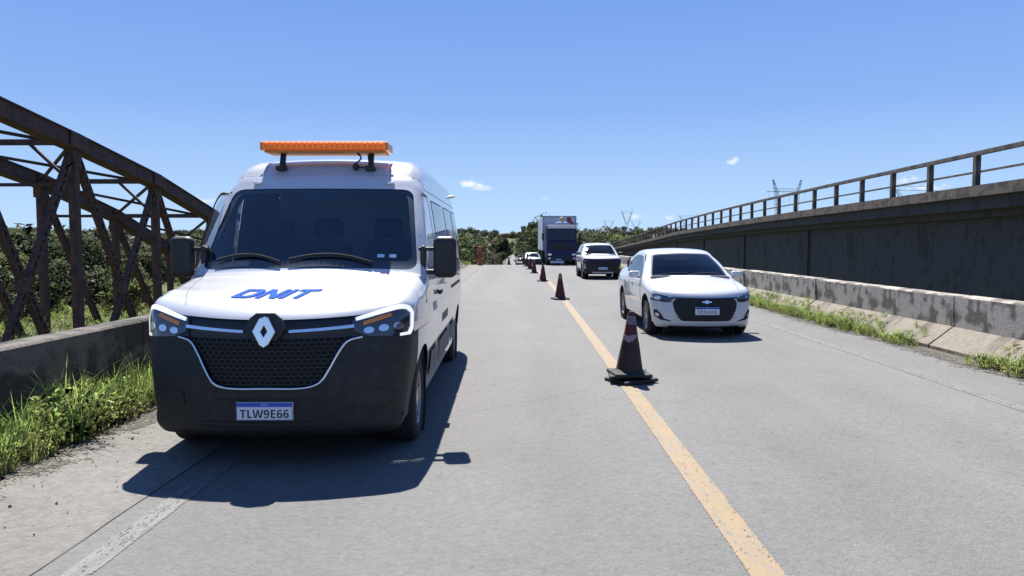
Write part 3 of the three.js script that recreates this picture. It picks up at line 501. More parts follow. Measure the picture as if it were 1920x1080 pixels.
    for (const [a, b, par] of [[-1.40, -2.20, door], [-2.28, -3.68, mid], [-3.76, -4.55, rear]]) part('side_cladding', skin(flipZ(sd, rounded([[a, .42], [b, .42], [b, .66], [a, .66]], .02)), S, .018, .12), std(.10, .105, .115, .7), par);
    part('sliding_rail', skin(flipZ(sd, [[-3.76, 1.08], [-5.3, 1.08], [-5.3, 1.115], [-3.76, 1.115]]), S, .006, .2), M.black, rear);
    // small emblem and lettering on the door
    part('door_emblem', [skin(flipZ(sd, rounded([[-1.62, 1.0], [-1.92, 1.0], [-1.86, 1.08], [-1.56, 1.08]], .02)), S, .003, .1)], std(.28, .33, .42, .5), door);
    part('side_lettering', [0, 1, 2, 3, 4].map((i) => skin(flipZ(sd, [[-2.55 - i * .15, .80], [-2.64 - i * .15, .80], [-2.64 - i * .15, .89], [-2.55 - i * .15, .89]]), S, .003, .12)), std(.05, .06, .10, .5), mid);
    // mirror
    const mr = new THREE.Group(); mr.name = 'door_mirror'; mr.position.set(sd > 0 ? 1.16 : -1.12, 1.50, -1.30); mr.rotation.y = sd * .12; van.add(mr);
    const shp = rbox(.20, .36, .13, .055, 0, 0, 0, 4); part('mirror_housing', shp, M.black, mr);
    part('mirror_glass', rbox(.16, .30, .006, .003, 0, 0, -.066, 1), M.chrome, mr);
    part('mirror_arm', [rbox(.16, .035, .05, .015, -sd * .15, .07, -.01), rbox(.16, .045, .06, .02, -sd * .15, -.13, -.01), rbox(.05, .30, .09, .02, -sd * .19, -.05, -.03)], M.black, mr);
    // wheel housings
    for (const [z, y, r] of arches) { part('wheel_arch', [new THREE.CylinderGeometry(r + .01, r + .01, .34, 28, 1, true, 0, Math.PI).rotateX(Math.PI / 2).rotateY(Math.PI / 2).translate(sd * .81, y, z), box(.02, .55, .95, sd * .64, .56, z)], M.matte, van); }
    part('marker_lamp', new THREE.SphereGeometry(.05, 12, 8).scale(1, .5, 1.5).translate(sd * (halfW(2.30, -5.75) + .03), 2.30, -5.75), M.lampWhite, van);
  }
  // inner lining, seats and dashboard
  const hole2 = inset(ws, -.02);
  part('cabin_sides', [-1, 1].map((sd) => { const S = sh.S(sd), dw = rounded([[-1.27, 1.45], [-1.42, 1.37], [-2.15, 1.39], [-2.15, 2.09], [-1.68, 2.09], [-1.57, 2.02]], .07); return skin(flipZ(sd, clipPoly(sh.edge(sh.sz(-.95), sh.sz(-3.2), 60).concat([[-3.2, .5], [-1.0, .5]]), -3.2, -.9, .5, 3)), S, -.05, .2, [flipZ(sd, dw)]); }), M.matte, van);
  part('cabin_lining', [sh.strip(sHood1 + .02, sRoof0, -.05, 0, 0, hole2, .16), sh.strip(sRoof0, sh.sz(-3.2), -.05, 12, 6), box(1.62, 1.75, .03, 0, 1.38, -3.1), box(1.86, .05, 2.3, 0, .52, -2.0)], std(.26, .28, .33, .9), van);
  part('dashboard', [rbox(1.66, .34, .66, .08, 0, 1.11, -1.52), rbox(.5, .10, .3, .05, .5, 1.29, -1.52)], M.cabin, van);
  part('folded_vest', [rbox(.34, .09, .2, .03, -.50, 1.32, -1.40), rbox(.2, .07, .14, .025, -.33, 1.31, -1.46)], std(.55, .10, .03, .9), van);
  for (const x of [.58, .68]) part('windscreen_sticker', skin(rounded([[x, sw0 + .14], [x + .06, sw0 + .14], [x + .06, sw0 + .175], [x, sw0 + .175]], .006), sh.F, -.012, .1), M.lampWhite, wsG);
  part('steering_wheel', new THREE.TorusGeometry(.2, .016, 8, 28).rotateX(-.9).translate(.52, 1.32, -1.88), M.seat, van);
  for (const x of [-.60, -.10, .50]) { const s = new THREE.Group(); s.name = 'seat'; s.position.set(x, 0, -2.35); van.add(s); part('seat_back', rbox(.46, .72, .16, .07, 0, 1.28, 0), M.seat, s); part('headrest', rbox(.29, .21, .12, .06, 0, 1.77, -.02), M.seat, s); part('seat_cushion', rbox(.48, .16, .5, .06, 0, .92, .25), M.seat, s); }
  part('underbody', [box(1.2, .30, 5.6, 0, .42, -3.1), box(1.75, .12, 3.1, 0, .38, -2.98), box(1.5, .5, .7, 0, .55, -.55)], M.matte, van);
  part('rear_step', rbox(1.7, .08, .2, .03, 0, .40, -6.22), M.black, van);
  wheels(van, [[-.86, -.92], [.86, -.92], [-.86, -5.02], [.86, -5.02]], .345, .23, .215);
  const pl = plate(van, 'TLW9E66', 1, 0, .442, .018, 0);
  // amber light bar on the roof
  const lb = new THREE.Group(); lb.name = 'light_bar'; lb.position.set(-.02, 2.53, -2.02); lb.scale.set(.94, .88, 1); van.add(lb);
  const amber = phys(1.0, .52, .012, .5, { clearcoat: 1, clearcoatRoughness: .05, transmission: .6, thickness: 0 });
  const base = part('bar_base', rbox(1.20, .03, .30, .012, 0, -.052, 0), std(.5, .18, .03, .6), lb);
  part('bar_lens', rbox(1.24, .075, .32, .018, 0, .002, 0, 3), amber, lb);
  part('bar_top', rbox(1.22, .012, .30, .005, 0, .047, 0, 1), amber, lb);
  const ridge = phys(.95, .42, .006, .5, { transmission: .5, thickness: 0, clearcoat: .6 });
  for (let i = 0; i < 22; i++) part('lens_ridge', [0, 1].map((j) => rbox(.046, .034, .012, .005, -.572 + i * .0545, -.018 + j * .036, .162, 1)), ridge, lb);
  for (const sd of [-1, 1]) part('end_cap', rbox(.03, .088, .32, .012, sd * .623, .002, 0), phys(.72, .18, .015, .3), lb);
  for (const x of [-.43, .46]) { part('bracket', [bar(V(x, -.06, .06), V(x, -.245, .12), .05, .035, V(0, 0, 1)), rbox(.10, .05, .09, .018, x, -.235, .14)], M.black, lb); part('rear_strut', bar(V(x - .05, -.06, -.06), V(x - .05, -.15, -.10), .03, .03, V(0, 0, 1)), M.black, lb); part('knob', new THREE.SphereGeometry(.036, 14, 10).translate(x + (x < 0 ? .02 : -.14), -.22, .16), M.black, lb); }
  part('cable', new THREE.TubeGeometry(new THREE.CatmullRomCurve3([V(.30, -.05, .05), V(.36, -.12, .1), V(.30, -.2, .13), V(.40, -.23, .15)]), 16, .009, 5), M.black, lb);
}
// ---------------------------------------------------------------- passenger cars
function makeCar(name, label, o, pos, turn) {
  const car = thing(name, label, 'car', pos, turn);
  const sh = new Shell(o.rows, o.halfW), W = o.paint, e = o.edge ?? .1;
  const xs = (pts) => pts.map(([x, y]) => [x, sh.sy(y)]), Lw = (y) => sh.L(sh.sy(y));
  const ring = (y0, y1) => { const a = []; for (let i = 0; i <= 6; i++) { const y = lerp(y0, y1, i / 6); a.push([Lw(y), y]); } return [...a, ...a.slice().reverse().map(([x, y]) => [-x, y])]; };
  const sHood0 = sh.sy(o.hood[0]), sHood1 = sh.sy(o.hood[1]);
  const bumper = part('front_bumper', skin(xs(ring(o.lip, o.hood[0])), sh.F, 0, .07), o.bumperPaint ?? W, car);
  part('bonnet', sh.strip(sHood0 + .003, sHood1, 0, 30, 20), W, car);
  const both = (pts) => [-1, 1].map((s) => pts.map(([x, y]) => [s * x, y]));
  o.front(car, bumper, (poly, off, me = .05) => skin(xs(poly), sh.F, off, me), both, sh);
  const sw0 = sh.sy(o.ws[0]), sw1 = sh.sy(o.ws[1]), ws = rounded([[-o.ws[2], sw0], [o.ws[2], sw0], [o.ws[3], sw1], [-o.ws[3], sw1]], .09, 5);
  const sTop = sw1 + .09;
  part('windscreen_surround', sh.strip(sHood1 + .003, sTop, 0, 0, 0, ws, .08), W, car);
  const g = part('windscreen', skin(ws, sh.F, -.003, .09), o.glass ?? M.glass, car);
  part('windscreen_band', skin(ws, sh.F, -.008, .09, [inset(rounded([[-o.ws[2], sw0], [o.ws[2], sw0], [o.ws[3], sw1], [-o.ws[3], sw1]], .09, 5), .035)]), M.black, g);
  part('roof', sh.strip(sTop + .003, sh.sz(o.roofEnd), 0, 22, 20), W, car);
  const rg = part('tail', sh.strip(sh.sz(o.roofEnd) + .003, sh.len - .01, 0, 20, 26), W, car);
  const sr0 = sh.sz(o.rearGlass[0]), sr1 = sh.sz(o.rearGlass[1]); part('rear_window', skin(rounded([[-.55, sr0], [.55, sr0], [.62, sr1], [-.62, sr1]], .08), sh.F, .004, .1), M.darkGlass, rg);
  for (const [a, b, c] of o.wipers) { const pts = []; for (let i = 0; i <= 8; i++) { const t = i / 8; pts.push(sh.F(lerp(a, b, t), sw0 + .02 + c * Math.sin(Math.PI * (.1 + .6 * t))).add(V(0, .008, .01))); } part('wiper', new THREE.TubeGeometry(new THREE.CatmullRomCurve3(pts), 12, .008, 5), M.matte, car); }
  for (const s of [-1, 1]) part('bonnet_seam', skin([0, 1, 2, 3, 4, 5, 6].map((i) => [s * lerp(.60, .70, i / 6), lerp(sHood0 + .10, sHood1, i / 6)]).concat([6, 5, 4, 3, 2, 1, 0].map((i) => [s * (lerp(.60, .70, i / 6) + .008), lerp(sHood0 + .10, sHood1, i / 6)])), sh.F, .0015, .08), M.black, car);
  const arches = o.axles.map((z) => [z, o.wheel[0] + .02, o.wheel[0] + .065]);
  for (const sd of [-1, 1]) {
    const S = sh.S(sd), side = sh.edge(sh.sy(o.lip + .02), sh.len - .05, 150), outline = [...side, ...archLine(side[0][0], side[side.length - 1][0], o.sill, arches)];
    const put = (n, z0, z1, y0, y1, m) => { const P = clipPoly(outline, z0, z1, y0, y1); return P.length > 2 ? part(n, skin(flipZ(sd, P), S, 0, .1), m, car) : null; };
    const [d0, d1, d2] = o.doors;
    put('front_wing', d0 + .004, .4, 0, 2, W); const f = put('front_door', d1 + .004, d0 - .004, 0, 2, W), r = put('rear_door', d2 + .004, d1 - .004, 0, 2, W); put('rear_wing', -9, d2 - .004, 0, 2, W);
    for (const [poly, par] of [[o.win[0], f], [o.win[1], r]]) { const w = rounded(poly, .05); part('side_window', skin(flipZ(sd, w), S, .004, .1), M.darkGlass, par); part('window_seal', skin(flipZ(sd, inset(w, -.018)), S, .002, .1, [flipZ(sd, w)]), M.black, par); }
    for (const [z, par] of [[d1 + .16, f], [d2 + .16, r]]) part('door_handle', rbox(.03, .03, .17, .012, sd * (o.halfW(o.handle, z) + .018), o.handle, z), o.handleM ?? W, par);
    if (o.clad) part('sill_cladding', skin(flipZ(sd, clipPoly(outline, -9, .4, 0, o.clad)), S, .012, .1), M.black, car);
    const mz = o.mirror; const mr = new THREE.Group(); mr.name = 'door_mirror'; mr.position.set(sd * mz[0], mz[1], mz[2]); mr.rotation.y = -sd * .18; car.add(mr);
    part('mirror_housing', rbox(.21, .125, .11, .05, 0, 0, 0, 4), o.mirrorM ?? W, mr); part('mirror_foot', rbox(.12, .03, .06, .012, -sd * .10, -.055, -.01), M.black, mr); part('mirror_glass', rbox(.17, .095, .006, .003, 0, 0, -.056, 1), M.chrome, mr);
    for (const [z, y, rr] of arches) part('wheel_arch', [new THREE.CylinderGeometry(rr + .005, rr + .005, .26, 24, 1, true, 0, Math.PI).rotateX(Math.PI / 2).rotateY(Math.PI / 2).translate(sd * (o.wheelX - .04), y, z), box(.02, .7, .7, sd * (o.wheelX - .17), .38, z)], M.matte, car);
  }
  const cz = o.cabinZ;
  const bw = o.halfW(o.ws[0] - .05, cz) - .05;
  part('cabin_lining', [box(bw * 2, .04, 2.4, 0, .32, cz - .6), box(bw * 2, .95, .04, 0, .75, cz - 1.45), sh.strip(sTop, sh.sz(o.roofEnd), -.04, 10, 8), ...[-1, 1].map((sd) => skin(flipZ(sd, clipPoly(sh.edge(sHood1, sh.sz(o.roofEnd), 40).concat([[o.roofEnd, .35], [-1.0, .35]]), o.roofEnd, -.9, .35, 2)), sh.S(sd), -.04, .2))], M.cabin, car);
  part('dashboard', rbox(bw * 1.9, .26, .6, .08, 0, o.ws[0] - .14, cz + .62), M.cabin, car);
  for (const x of [-.36, .36]) { const s = new THREE.Group(); s.name = 'seat'; s.position.set(x, 0, cz - .28); car.add(s); part('seat_back', rbox(.46, .6, .15, .06, 0, .82, 0), M.seat, s); part('headrest', rbox(.26, .18, .1, .05, 0, 1.2, -.03), M.seat, s); }
  part('underbody', [box(1.1, .2, 3.6, 0, .32, -2.1), box(1.45, .1, 1.5, 0, .27, (o.axles[0] + o.axles[1]) / 2)], M.matte, car);
  wheels(car, o.axles.flatMap((z) => [[-o.wheelX, z], [o.wheelX, z]]), o.wheel[0], .19, o.wheel[1]);
  return car;
}
const carRows = (yTab, f, r, zf, zr) => (y, z) => table(yTab, y) * (z > zf ? 1 - f * ((z - zf) / -zf) ** 2 : 1) * (z < zr ? 1 - r * ((zr - z) / .9) ** 2 : 1);
const whiteCar = paint([.56, .565, .58]);
const sedan = makeCar('white_sedan', 'white sedan with wide black grille facing the near cone', {
  rows: [[-.14, .17, .06, .24, 0], [-.03, .23, .10, .29, 0], [0, .40, .15, .31, 0], [-.015, .58, .14, .32, 0], [-.05, .70, .11, .33, -.02], [-.15, .785, .09, .31, -.02], [-.5, .885, .11, .22, .02], [-.95, .965, .11, .17, .045], [-1.10, .995, .09, .19, .04],
    [-1.45, 1.185, .07, .22, .015], [-1.86, 1.37, .08, .20, .03], [-2.06, 1.435, .10, .11, .04], [-2.5, 1.475, .11, .02, .045], [-3.05, 1.45, .11, -.04, .04], [-3.45, 1.34, .10, -.10, .03], [-3.98, 1.10, .09, -.10, .03], [-4.3, 1.04, .10, -.14, .02], [-4.46, .96, .10, -.18, 0], [-4.5, .72, .12, -.18, 0], [-4.47, .45, .10, -.16, 0], [-4.36, .26, .05, -.1, 0]],
  halfW: carRows([[.15, .80], [.35, .845], [.60, .865], [.80, .86], [.92, .825], [1.0, .785], [1.2, .70], [1.38, .605], [1.48, .56]], .10, .07, -1.0, -3.6),
  wipers: [[-.55, -.05, .06], [.05, .55, .06]], paint: whiteCar, lip: .18, hood: [.725, .975], ws: [1.005, 1.385, .70, .535], roofEnd: -3.35, rearGlass: [-3.42, -3.92], glass: M.glass, axles: [-.84, -3.44], wheel: [.31, .205], wheelX: .755, sill: .25,
  doors: [-1.30, -2.36, -3.24], win: [[[-1.52, .99], [-2.32, 1.005], [-2.32, 1.36], [-2.08, 1.355], [-1.90, 1.27]], [[-2.40, 1.005], [-3.22, 1.03], [-3.36, 1.10], [-3.12, 1.30], [-2.75, 1.365], [-2.40, 1.365]]], handle: .84, mirror: [.935, 1.01, -1.50], cabinZ: -2.0,
  front(car, bumper, P, both, sh) {
    const gr = part('grille', P(rounded([[-.40, .30], [.40, .30], [.50, .46], [.53, .60], [.47, .66], [-.47, .66], [-.53, .60], [-.50, .46]], .04), .006), M.matte, car);
    part('grille_bar', [.35, .39, .43, .53, .57].map((y) => P([[-.48, y], [.48, y], [.48, y + .008], [-.48, y + .008]], .011, .12)), M.black, gr);
    part('grille_top_trim', P([[-.56, .655], [.56, .655], [.54, .675], [-.54, .675]], .012), M.black, gr);
    part('badge', P(rounded([[-.075, .60], [-.025, .60], [-.025, .585], [.025, .585], [.025, .60], [.075, .60], [.075, .622], [.025, .622], [.025, .637], [-.025, .637], [-.025, .622], [-.075, .622]], .004), .02), M.chrome, car);
    for (const s of both([[.52, .645], [.62, .69], [.78, .715], [.905, .72], [.915, .68], [.84, .625], [.66, .60], [.56, .60]])) { const h = part('headlamp', P(s, .005, .04), M.lens, car); const sg = Math.sign(s[0][0]); part('lamp_reflector', P([[.70, .625], [.80, .645], [.80, .69], [.70, .68]].map(([x, y]) => [sg * x, y]), .009, .04), M.reflector, h); part('lamp_trim', P([[.82, .65], [.89, .685], [.89, .715], [.82, .71]].map(([x, y]) => [sg * x, y]), .009, .04), M.lampWhite, h); }
    for (const s of both([[.70, .40], [.76, .47], [.82, .47], [.80, .36], [.70, .305], [.55, .285], [.55, .30], [.66, .33]])) { const f = part('fog_lamp_recess', P(s, .006), M.matte, bumper); const sg = Math.sign(s[0][0]); part('fog_lamp', P(rounded([[.72, .355], [.78, .37], [.78, .42], [.73, .41]].map(([x, y]) => [sg * x, y]), .015), .011, .04), M.reflector, f); }
    part('lower_lip', P([[-.60, .185], [.60, .185], [.58, .215], [-.58, .215]], .005), M.matte, bumper);
    plate(car, '', 4, 0, .47, .035);
  },
}, [3.09, 0, -12.4], THREE.MathUtils.degToRad(1.0));
sedan.scale.setScalar(1.03);

const suvRows = [[-.16, .22, .06, .18, 0], [-.03, .30, .10, .22, 0], [0, .5, .15, .24, 0], [-.01, .75, .14, .25, 0], [-.04, .90, .10, .25, -.01], [-.14, .985, .09, .23, -.01], [-.5, 1.05, .10, .18, .02], [-.95, 1.10, .10, .15, .04], [-1.05, 1.125, .09, .17, .03],
  [-1.40, 1.33, .07, .19, .015], [-1.75, 1.52, .08, .17, .03], [-1.95, 1.585, .10, .1, .035], [-2.4, 1.63, .11, .02, .04], [-3.1, 1.62, .11, 0, .04], [-3.7, 1.57, .10, -.05, .03], [-4.05, 1.42, .10, -.10, .02], [-4.25, 1.1, .10, -.14, 0], [-4.33, .8, .10, -.14, 0], [-4.32, .5, .10, -.14, 0], [-4.2, .32, .05, -.1, 0]];
const suvO = (pt, bp) => ({
  rows: suvRows, halfW: carRows([[.2, .82], [.5, .875], [.8, .89], [1.0, .87], [1.12, .83], [1.3, .76], [1.5, .67], [1.65, .62]], .09, .06, -1.0, -3.5),
  wipers: [[-.55, -.05, .06], [.05, .55, .06]], paint: pt, bumperPaint: bp, lip: .23, hood: [.915, 1.105], ws: [1.135, 1.54, .73, .59], roofEnd: -3.5, rearGlass: [-3.8, -4.12], axles: [-.84, -3.44], wheel: [.345, .22], wheelX: .77, sill: .33, clad: .45,
  doors: [-1.28, -2.3, -3.2], win: [[[-1.47, 1.14], [-2.26, 1.15], [-2.26, 1.50], [-1.98, 1.5], [-1.85, 1.44]], [[-2.34, 1.15], [-3.15, 1.17], [-3.2, 1.46], [-2.9, 1.5], [-2.34, 1.5]]], handle: 1.0, mirror: [.98, 1.15, -1.42], mirrorM: M.black, cabinZ: -1.95,
  front(car, bumper, P, both, sh) {
    const gr = part('grille', P(rounded([[-.56, .55], [.56, .55], [.62, .80], [.56, .86], [-.56, .86], [-.62, .80]], .04), .006), M.matte, car);
    part('grille_bar', [.60, .66, .72, .78].map((y) => P([[-.55, y], [.55, y], [.55, y + .02], [-.55, y + .02]], .012, .12)), M.black, gr);
    for (const s of both([[.62, .80], [.70, .87], [.90, .89], [.93, .83], [.80, .79]])) { const h = part('headlamp', P(s, .006, .05), M.lens, car); }
    for (const s of both([[.72, .50], [.80, .72], [.85, .72], [.82, .50]])) part('corner_lamp', P(s, .008, .05), M.reflector, bumper);
    part('skid_plate', P(rounded([[-.45, .27], [.45, .27], [.50, .34], [-.50, .34]], .02), .008), std(.55, .56, .58, .4), bumper);
    plate(car, '', 9, 0, .50, .03);
  },
});
const suv = makeCar('white_utility_car', 'white utility car with black front bumper behind the sedan', suvO(whiteCar, M.black), [3.58, 0, -33.0], THREE.MathUtils.degToRad(.8));
for (const sd of [-1, 1]) part('roof_rail', rod(V(sd * .58, 1.655, -2.0), V(sd * .58, 1.655, -3.5), .018, .018, 6), M.rim, suv);

// cars far down the queue
{
  const far = copyOf(suv, 'far white car half hidden behind the cones left of the truck', [1.15, roadY(80), -80], .05, 'cars queueing beyond the crest');
  const dark = copyOf(suv, 'tiny grey car beyond the crest left of the far white car', [.05, roadY(97), -97], .05, 'cars queueing beyond the crest');
  const navy = std(.012, .015, .028, .75); dark.traverse((o) => { if (o.isMesh && o.material === whiteCar) o.material = navy; });
  copyOf(suv, 'tiny pale car on the far hill road', [bend(590) + 3, roadY(590), -590], .05, 'cars queueing beyond the crest');
}

// ---------------------------------------------------------------- blue lorry
{
  const t = thing('box_lorry', 'blue-cabbed lorry with pale box body stopped in the queue', 'truck', [2.98, roadY(56) - .06, -56.5], THREE.MathUtils.degToRad(1.6));
  const blue = std(.008, .014, .075, .6), pale = std(.50, .54, .60, .5), grey = std(.30, .32, .36, .6);
  const cab = part('cab', [rbox(2.36, 1.25, 1.9, .10, 0, 1.25, -1.0), rbox(2.30, 1.42, 1.85, .14, 0, 2.42, -1.06)], blue, t);
  part('windscreen', rbox(2.06, .86, .05, .02).rotateX(-.14).translate(0, 2.38, -.10), M.darkGlass, t);
  part('sun_visor', rbox(2.16, .14, .2, .03, 0, 2.92, -.08), pale, t);
  part('grille', [rbox(1.7, .5, .05, .02, 0, 1.45, -.04), ...[0, 1, 2].map((i) => rbox(1.6, .04, .03, .01, 0, 1.30 + i * .15, -.01))], M.black, t);
  part('front_bumper', rbox(2.42, .46, .35, .06, 0, .58, -.12), std(.02, .022, .04, .6), t);
  for (const s of [-1, 1]) {
    part('headlamp', rbox(.30, .19, .06, .03, s * .92, .86, -.02), M.reflector, t);
    part('fog_lamp', rbox(.20, .12, .05, .02, s * .95, .58, .06), M.reflector, t);
    part('side_window', rbox(.03, .62, .8, .02, s * 1.15, 2.38, -.95), M.darkGlass, t);
    const m = part('mirror', rbox(.16, .62, .12, .04, s * 1.42, 2.25, -.3), M.black, t); part('mirror_bracket', bar(V(s * 1.15, 2.45, -.35), V(s * 1.4, 2.4, -.3), .04), M.black, m);
    part('mudguard', rbox(.4, .5, 1.1, .06, s * 1.0, .85, -1.3), M.black, t);
    part('wiper', bar(V(s * .5 - .35, 2.03, -.09), V(s * .5 + .3, 2.08, -.09), .02), M.black, t);
  }
  plate(t, '', 12, -.25, .5, .065);
  part('lower_plate', rbox(1.05, .17, .03, .01, -.35, .30, .05), std(.62, .63, .65, .5), t);
  const bx = part('box_body', rbox(2.6, 2.66, 8.2, .04, -.02, 2.50, -6.25), pale, t);
  part('box_frame', [bar(V(-1.33, 3.85, -2.13), V(1.29, 3.85, -2.13), .08), bar(V(-1.32, 1.2, -2.13), V(-1.32, 3.85, -2.13), .07), bar(V(1.28, 1.2, -2.13), V(1.28, 3.85, -2.13), .07)], grey, bx);
  const red = std(.35, .02, .03, .5);
  part('round_mark', [new THREE.CylinderGeometry(.17, .17, .02, 18).rotateX(Math.PI / 2).translate(.72, 3.62, -2.10), new THREE.TorusGeometry(.24, .07, 8, 20).translate(.72, 3.26, -2.08), new THREE.CylinderGeometry(.13, .13, .02, 3).rotateX(Math.PI / 2).translate(1.05, 3.22, -2.10)], red, bx);
  part('roof_unit', rbox(.9, .24, .7, .06, .05, 3.24, -.85), pale, t);
  part('beacon', [new THREE.CylinderGeometry(.14, .17, .16, 14).translate(.05, 3.44, -.85), new THREE.SphereGeometry(.16, 14, 8).scale(1, 1.2, 1).translate(.05, 3.58, -.85)], std(.34, .33, .16, .5), t);
  part('chassis', box(1.0, .3, 9.4, 0, .85, -5.2), M.matte, t);
  wheels(t, [[-.98, -1.3], [.98, -1.3], [-.98, -7.6], [.98, -7.6], [-.98, -8.9], [.98, -8.9]], .5, .3, .29);
}
// ---------------------------------------------------------------- traffic cones
{
  const grime = (c, s) => std(1, 1, 1, .75, { map: makeTex(128, (u, v) => { const a = fbm(u * 8, v * 8, 4, 8, s); return c.map((x) => x * (.45 + 1.0 * a)); }) });
  const body = grime([.085, .014, .017], 3), dark = grime([.03, .017, .018], 5), band = grime([.17, .15, .165], 7), rubber = grime([.022, .022, .024], 9), letter = grime([.24, .22, .23], 11);
  const lathe = (pts) => new THREE.LatheGeometry(pts.map((p) => new THREE.Vector2(...p)), 28);
  const R = (y) => lerp(.155, .035, (y - .06) / .69);
  function cone(label, pos, tip = 0) {
    const c = thing('traffic_cone', label, 'traffic cone', pos, tip, 'traffic cones along the centre line');
    part('cone_base', [rbox(.44, .045, .44, .02, 0, .0235, 0), lathe([[.2, .046], [.175, .06], [.155, .075]])], rubber, c);
    part('cone_body', lathe([[R(.06), .06], [R(.30), .30], [R(.75) + .002, .74], [.022, .752], [.012, .75], [.012, .6]]), body, c);
    part('reflective_band', lathe([[R(.60) + .002, .60], [R(.60) + .004, .601], [R(.70) + .004, .70], [R(.70) + .002, .701]]), band, c);
    return c;
  }
  const near = cone('near maroon traffic cone with doubled rubber base on the yellow line', [1.25, 0, -8.62], .15);
  { // the near cone: a second slab under it, a band of worn lettering, a foot darker than the body
    const second = part('lower_slab', rbox(.47, .045, .44, .02).rotateY(.35).rotateZ(.03).translate(.02, .027, .02), rubber, near);
    for (const k of near.children) if (k !== second) { k.position.y = .075; k.rotation.z = -.03; }
    part('upper_slab', rbox(.46, .04, .40, .018).rotateZ(.05).rotateY(-.2).translate(-.01, .085, 0), rubber, near);
    const foot = part('dark_foot', lathe([[R(.07) + .003, .07], [R(.40) + .003, .40]]), dark, near); foot.position.y = .075; foot.rotation.z = -.03;
    const cells = []; const rr = rng(4); for (let i = 0; i < 7; i++) { const a = -.9 + i * .3, y = .40 + rr() * .02, q = R(y + .04) + .004; cells.push(rbox(.035, .05 + rr() * .03, .006, .002, 0, y + .035, q, 1).rotateY(a), rbox(.05, .014, .006, .002, 0, y + .015 + rr() * .05, q + .001, 1).rotateY(a + .1)); }
    const wl = part('worn_lettering', cells, letter, near); wl.position.y = .075;
  }
  const at = (label, x, d, t, s = 1) => { const c = cone(label, [x, roadY(d) + .004, -d], t); c.scale.setScalar(s); return c; };
  at('second cone from the camera, dark maroon on the yellow line', 1.08, 21.3, .3);
  at('third cone from the camera, on the yellow line beside the utility car', .86, 31.4, -.2);
  at('fourth cone from the camera, left of the lorry', .62, 40, .1);
  at('fifth cone from the camera, just before the crest', .46, 46, .4);
  at('sixth cone from the camera, at the crest', .30, 52, .7);
  at('last cone visible at the crest, in front of the far white car', .10, 58, .2);
  at('leftmost of three small dark cones on the left edge of the crest', -2.5, 62, .1, .8);
  at('middle of three small dark cones on the left edge of the crest', -1.85, 63, .5, .8);
  at('rightmost of three small dark cones on the left edge of the crest', -1.2, 64, .9, .9);
  // orange marker at the edge of the crest
  const o = thing('marker_post', 'tall orange marker post on the left edge at the crest', 'marker post', [-3.25, roadY(56), -56.3]);
  const or = grime([.42, .10, .03], 21), rd = grime([.30, .045, .05], 22);
  part('post_base', lathe([[0, 0], [.26, 0], [.26, .06], [.18, .10], [.15, .3], [0, .3]]), or, o);
  part('lower_drum', lathe([[.15, .28], [.17, .36], [.17, .55], [.15, .60]]), or, o); part('middle_drum', lathe([[.15, .58], [.20, .62], [.21, .95], [.17, 1.0]]), rd, o);
  part('upper_drum', lathe([[.17, .98], [.17, 1.2], [.13, 1.26], [.17, 1.30], [.17, 1.42], [.10, 1.46], [0, 1.46]]), or, o);
}

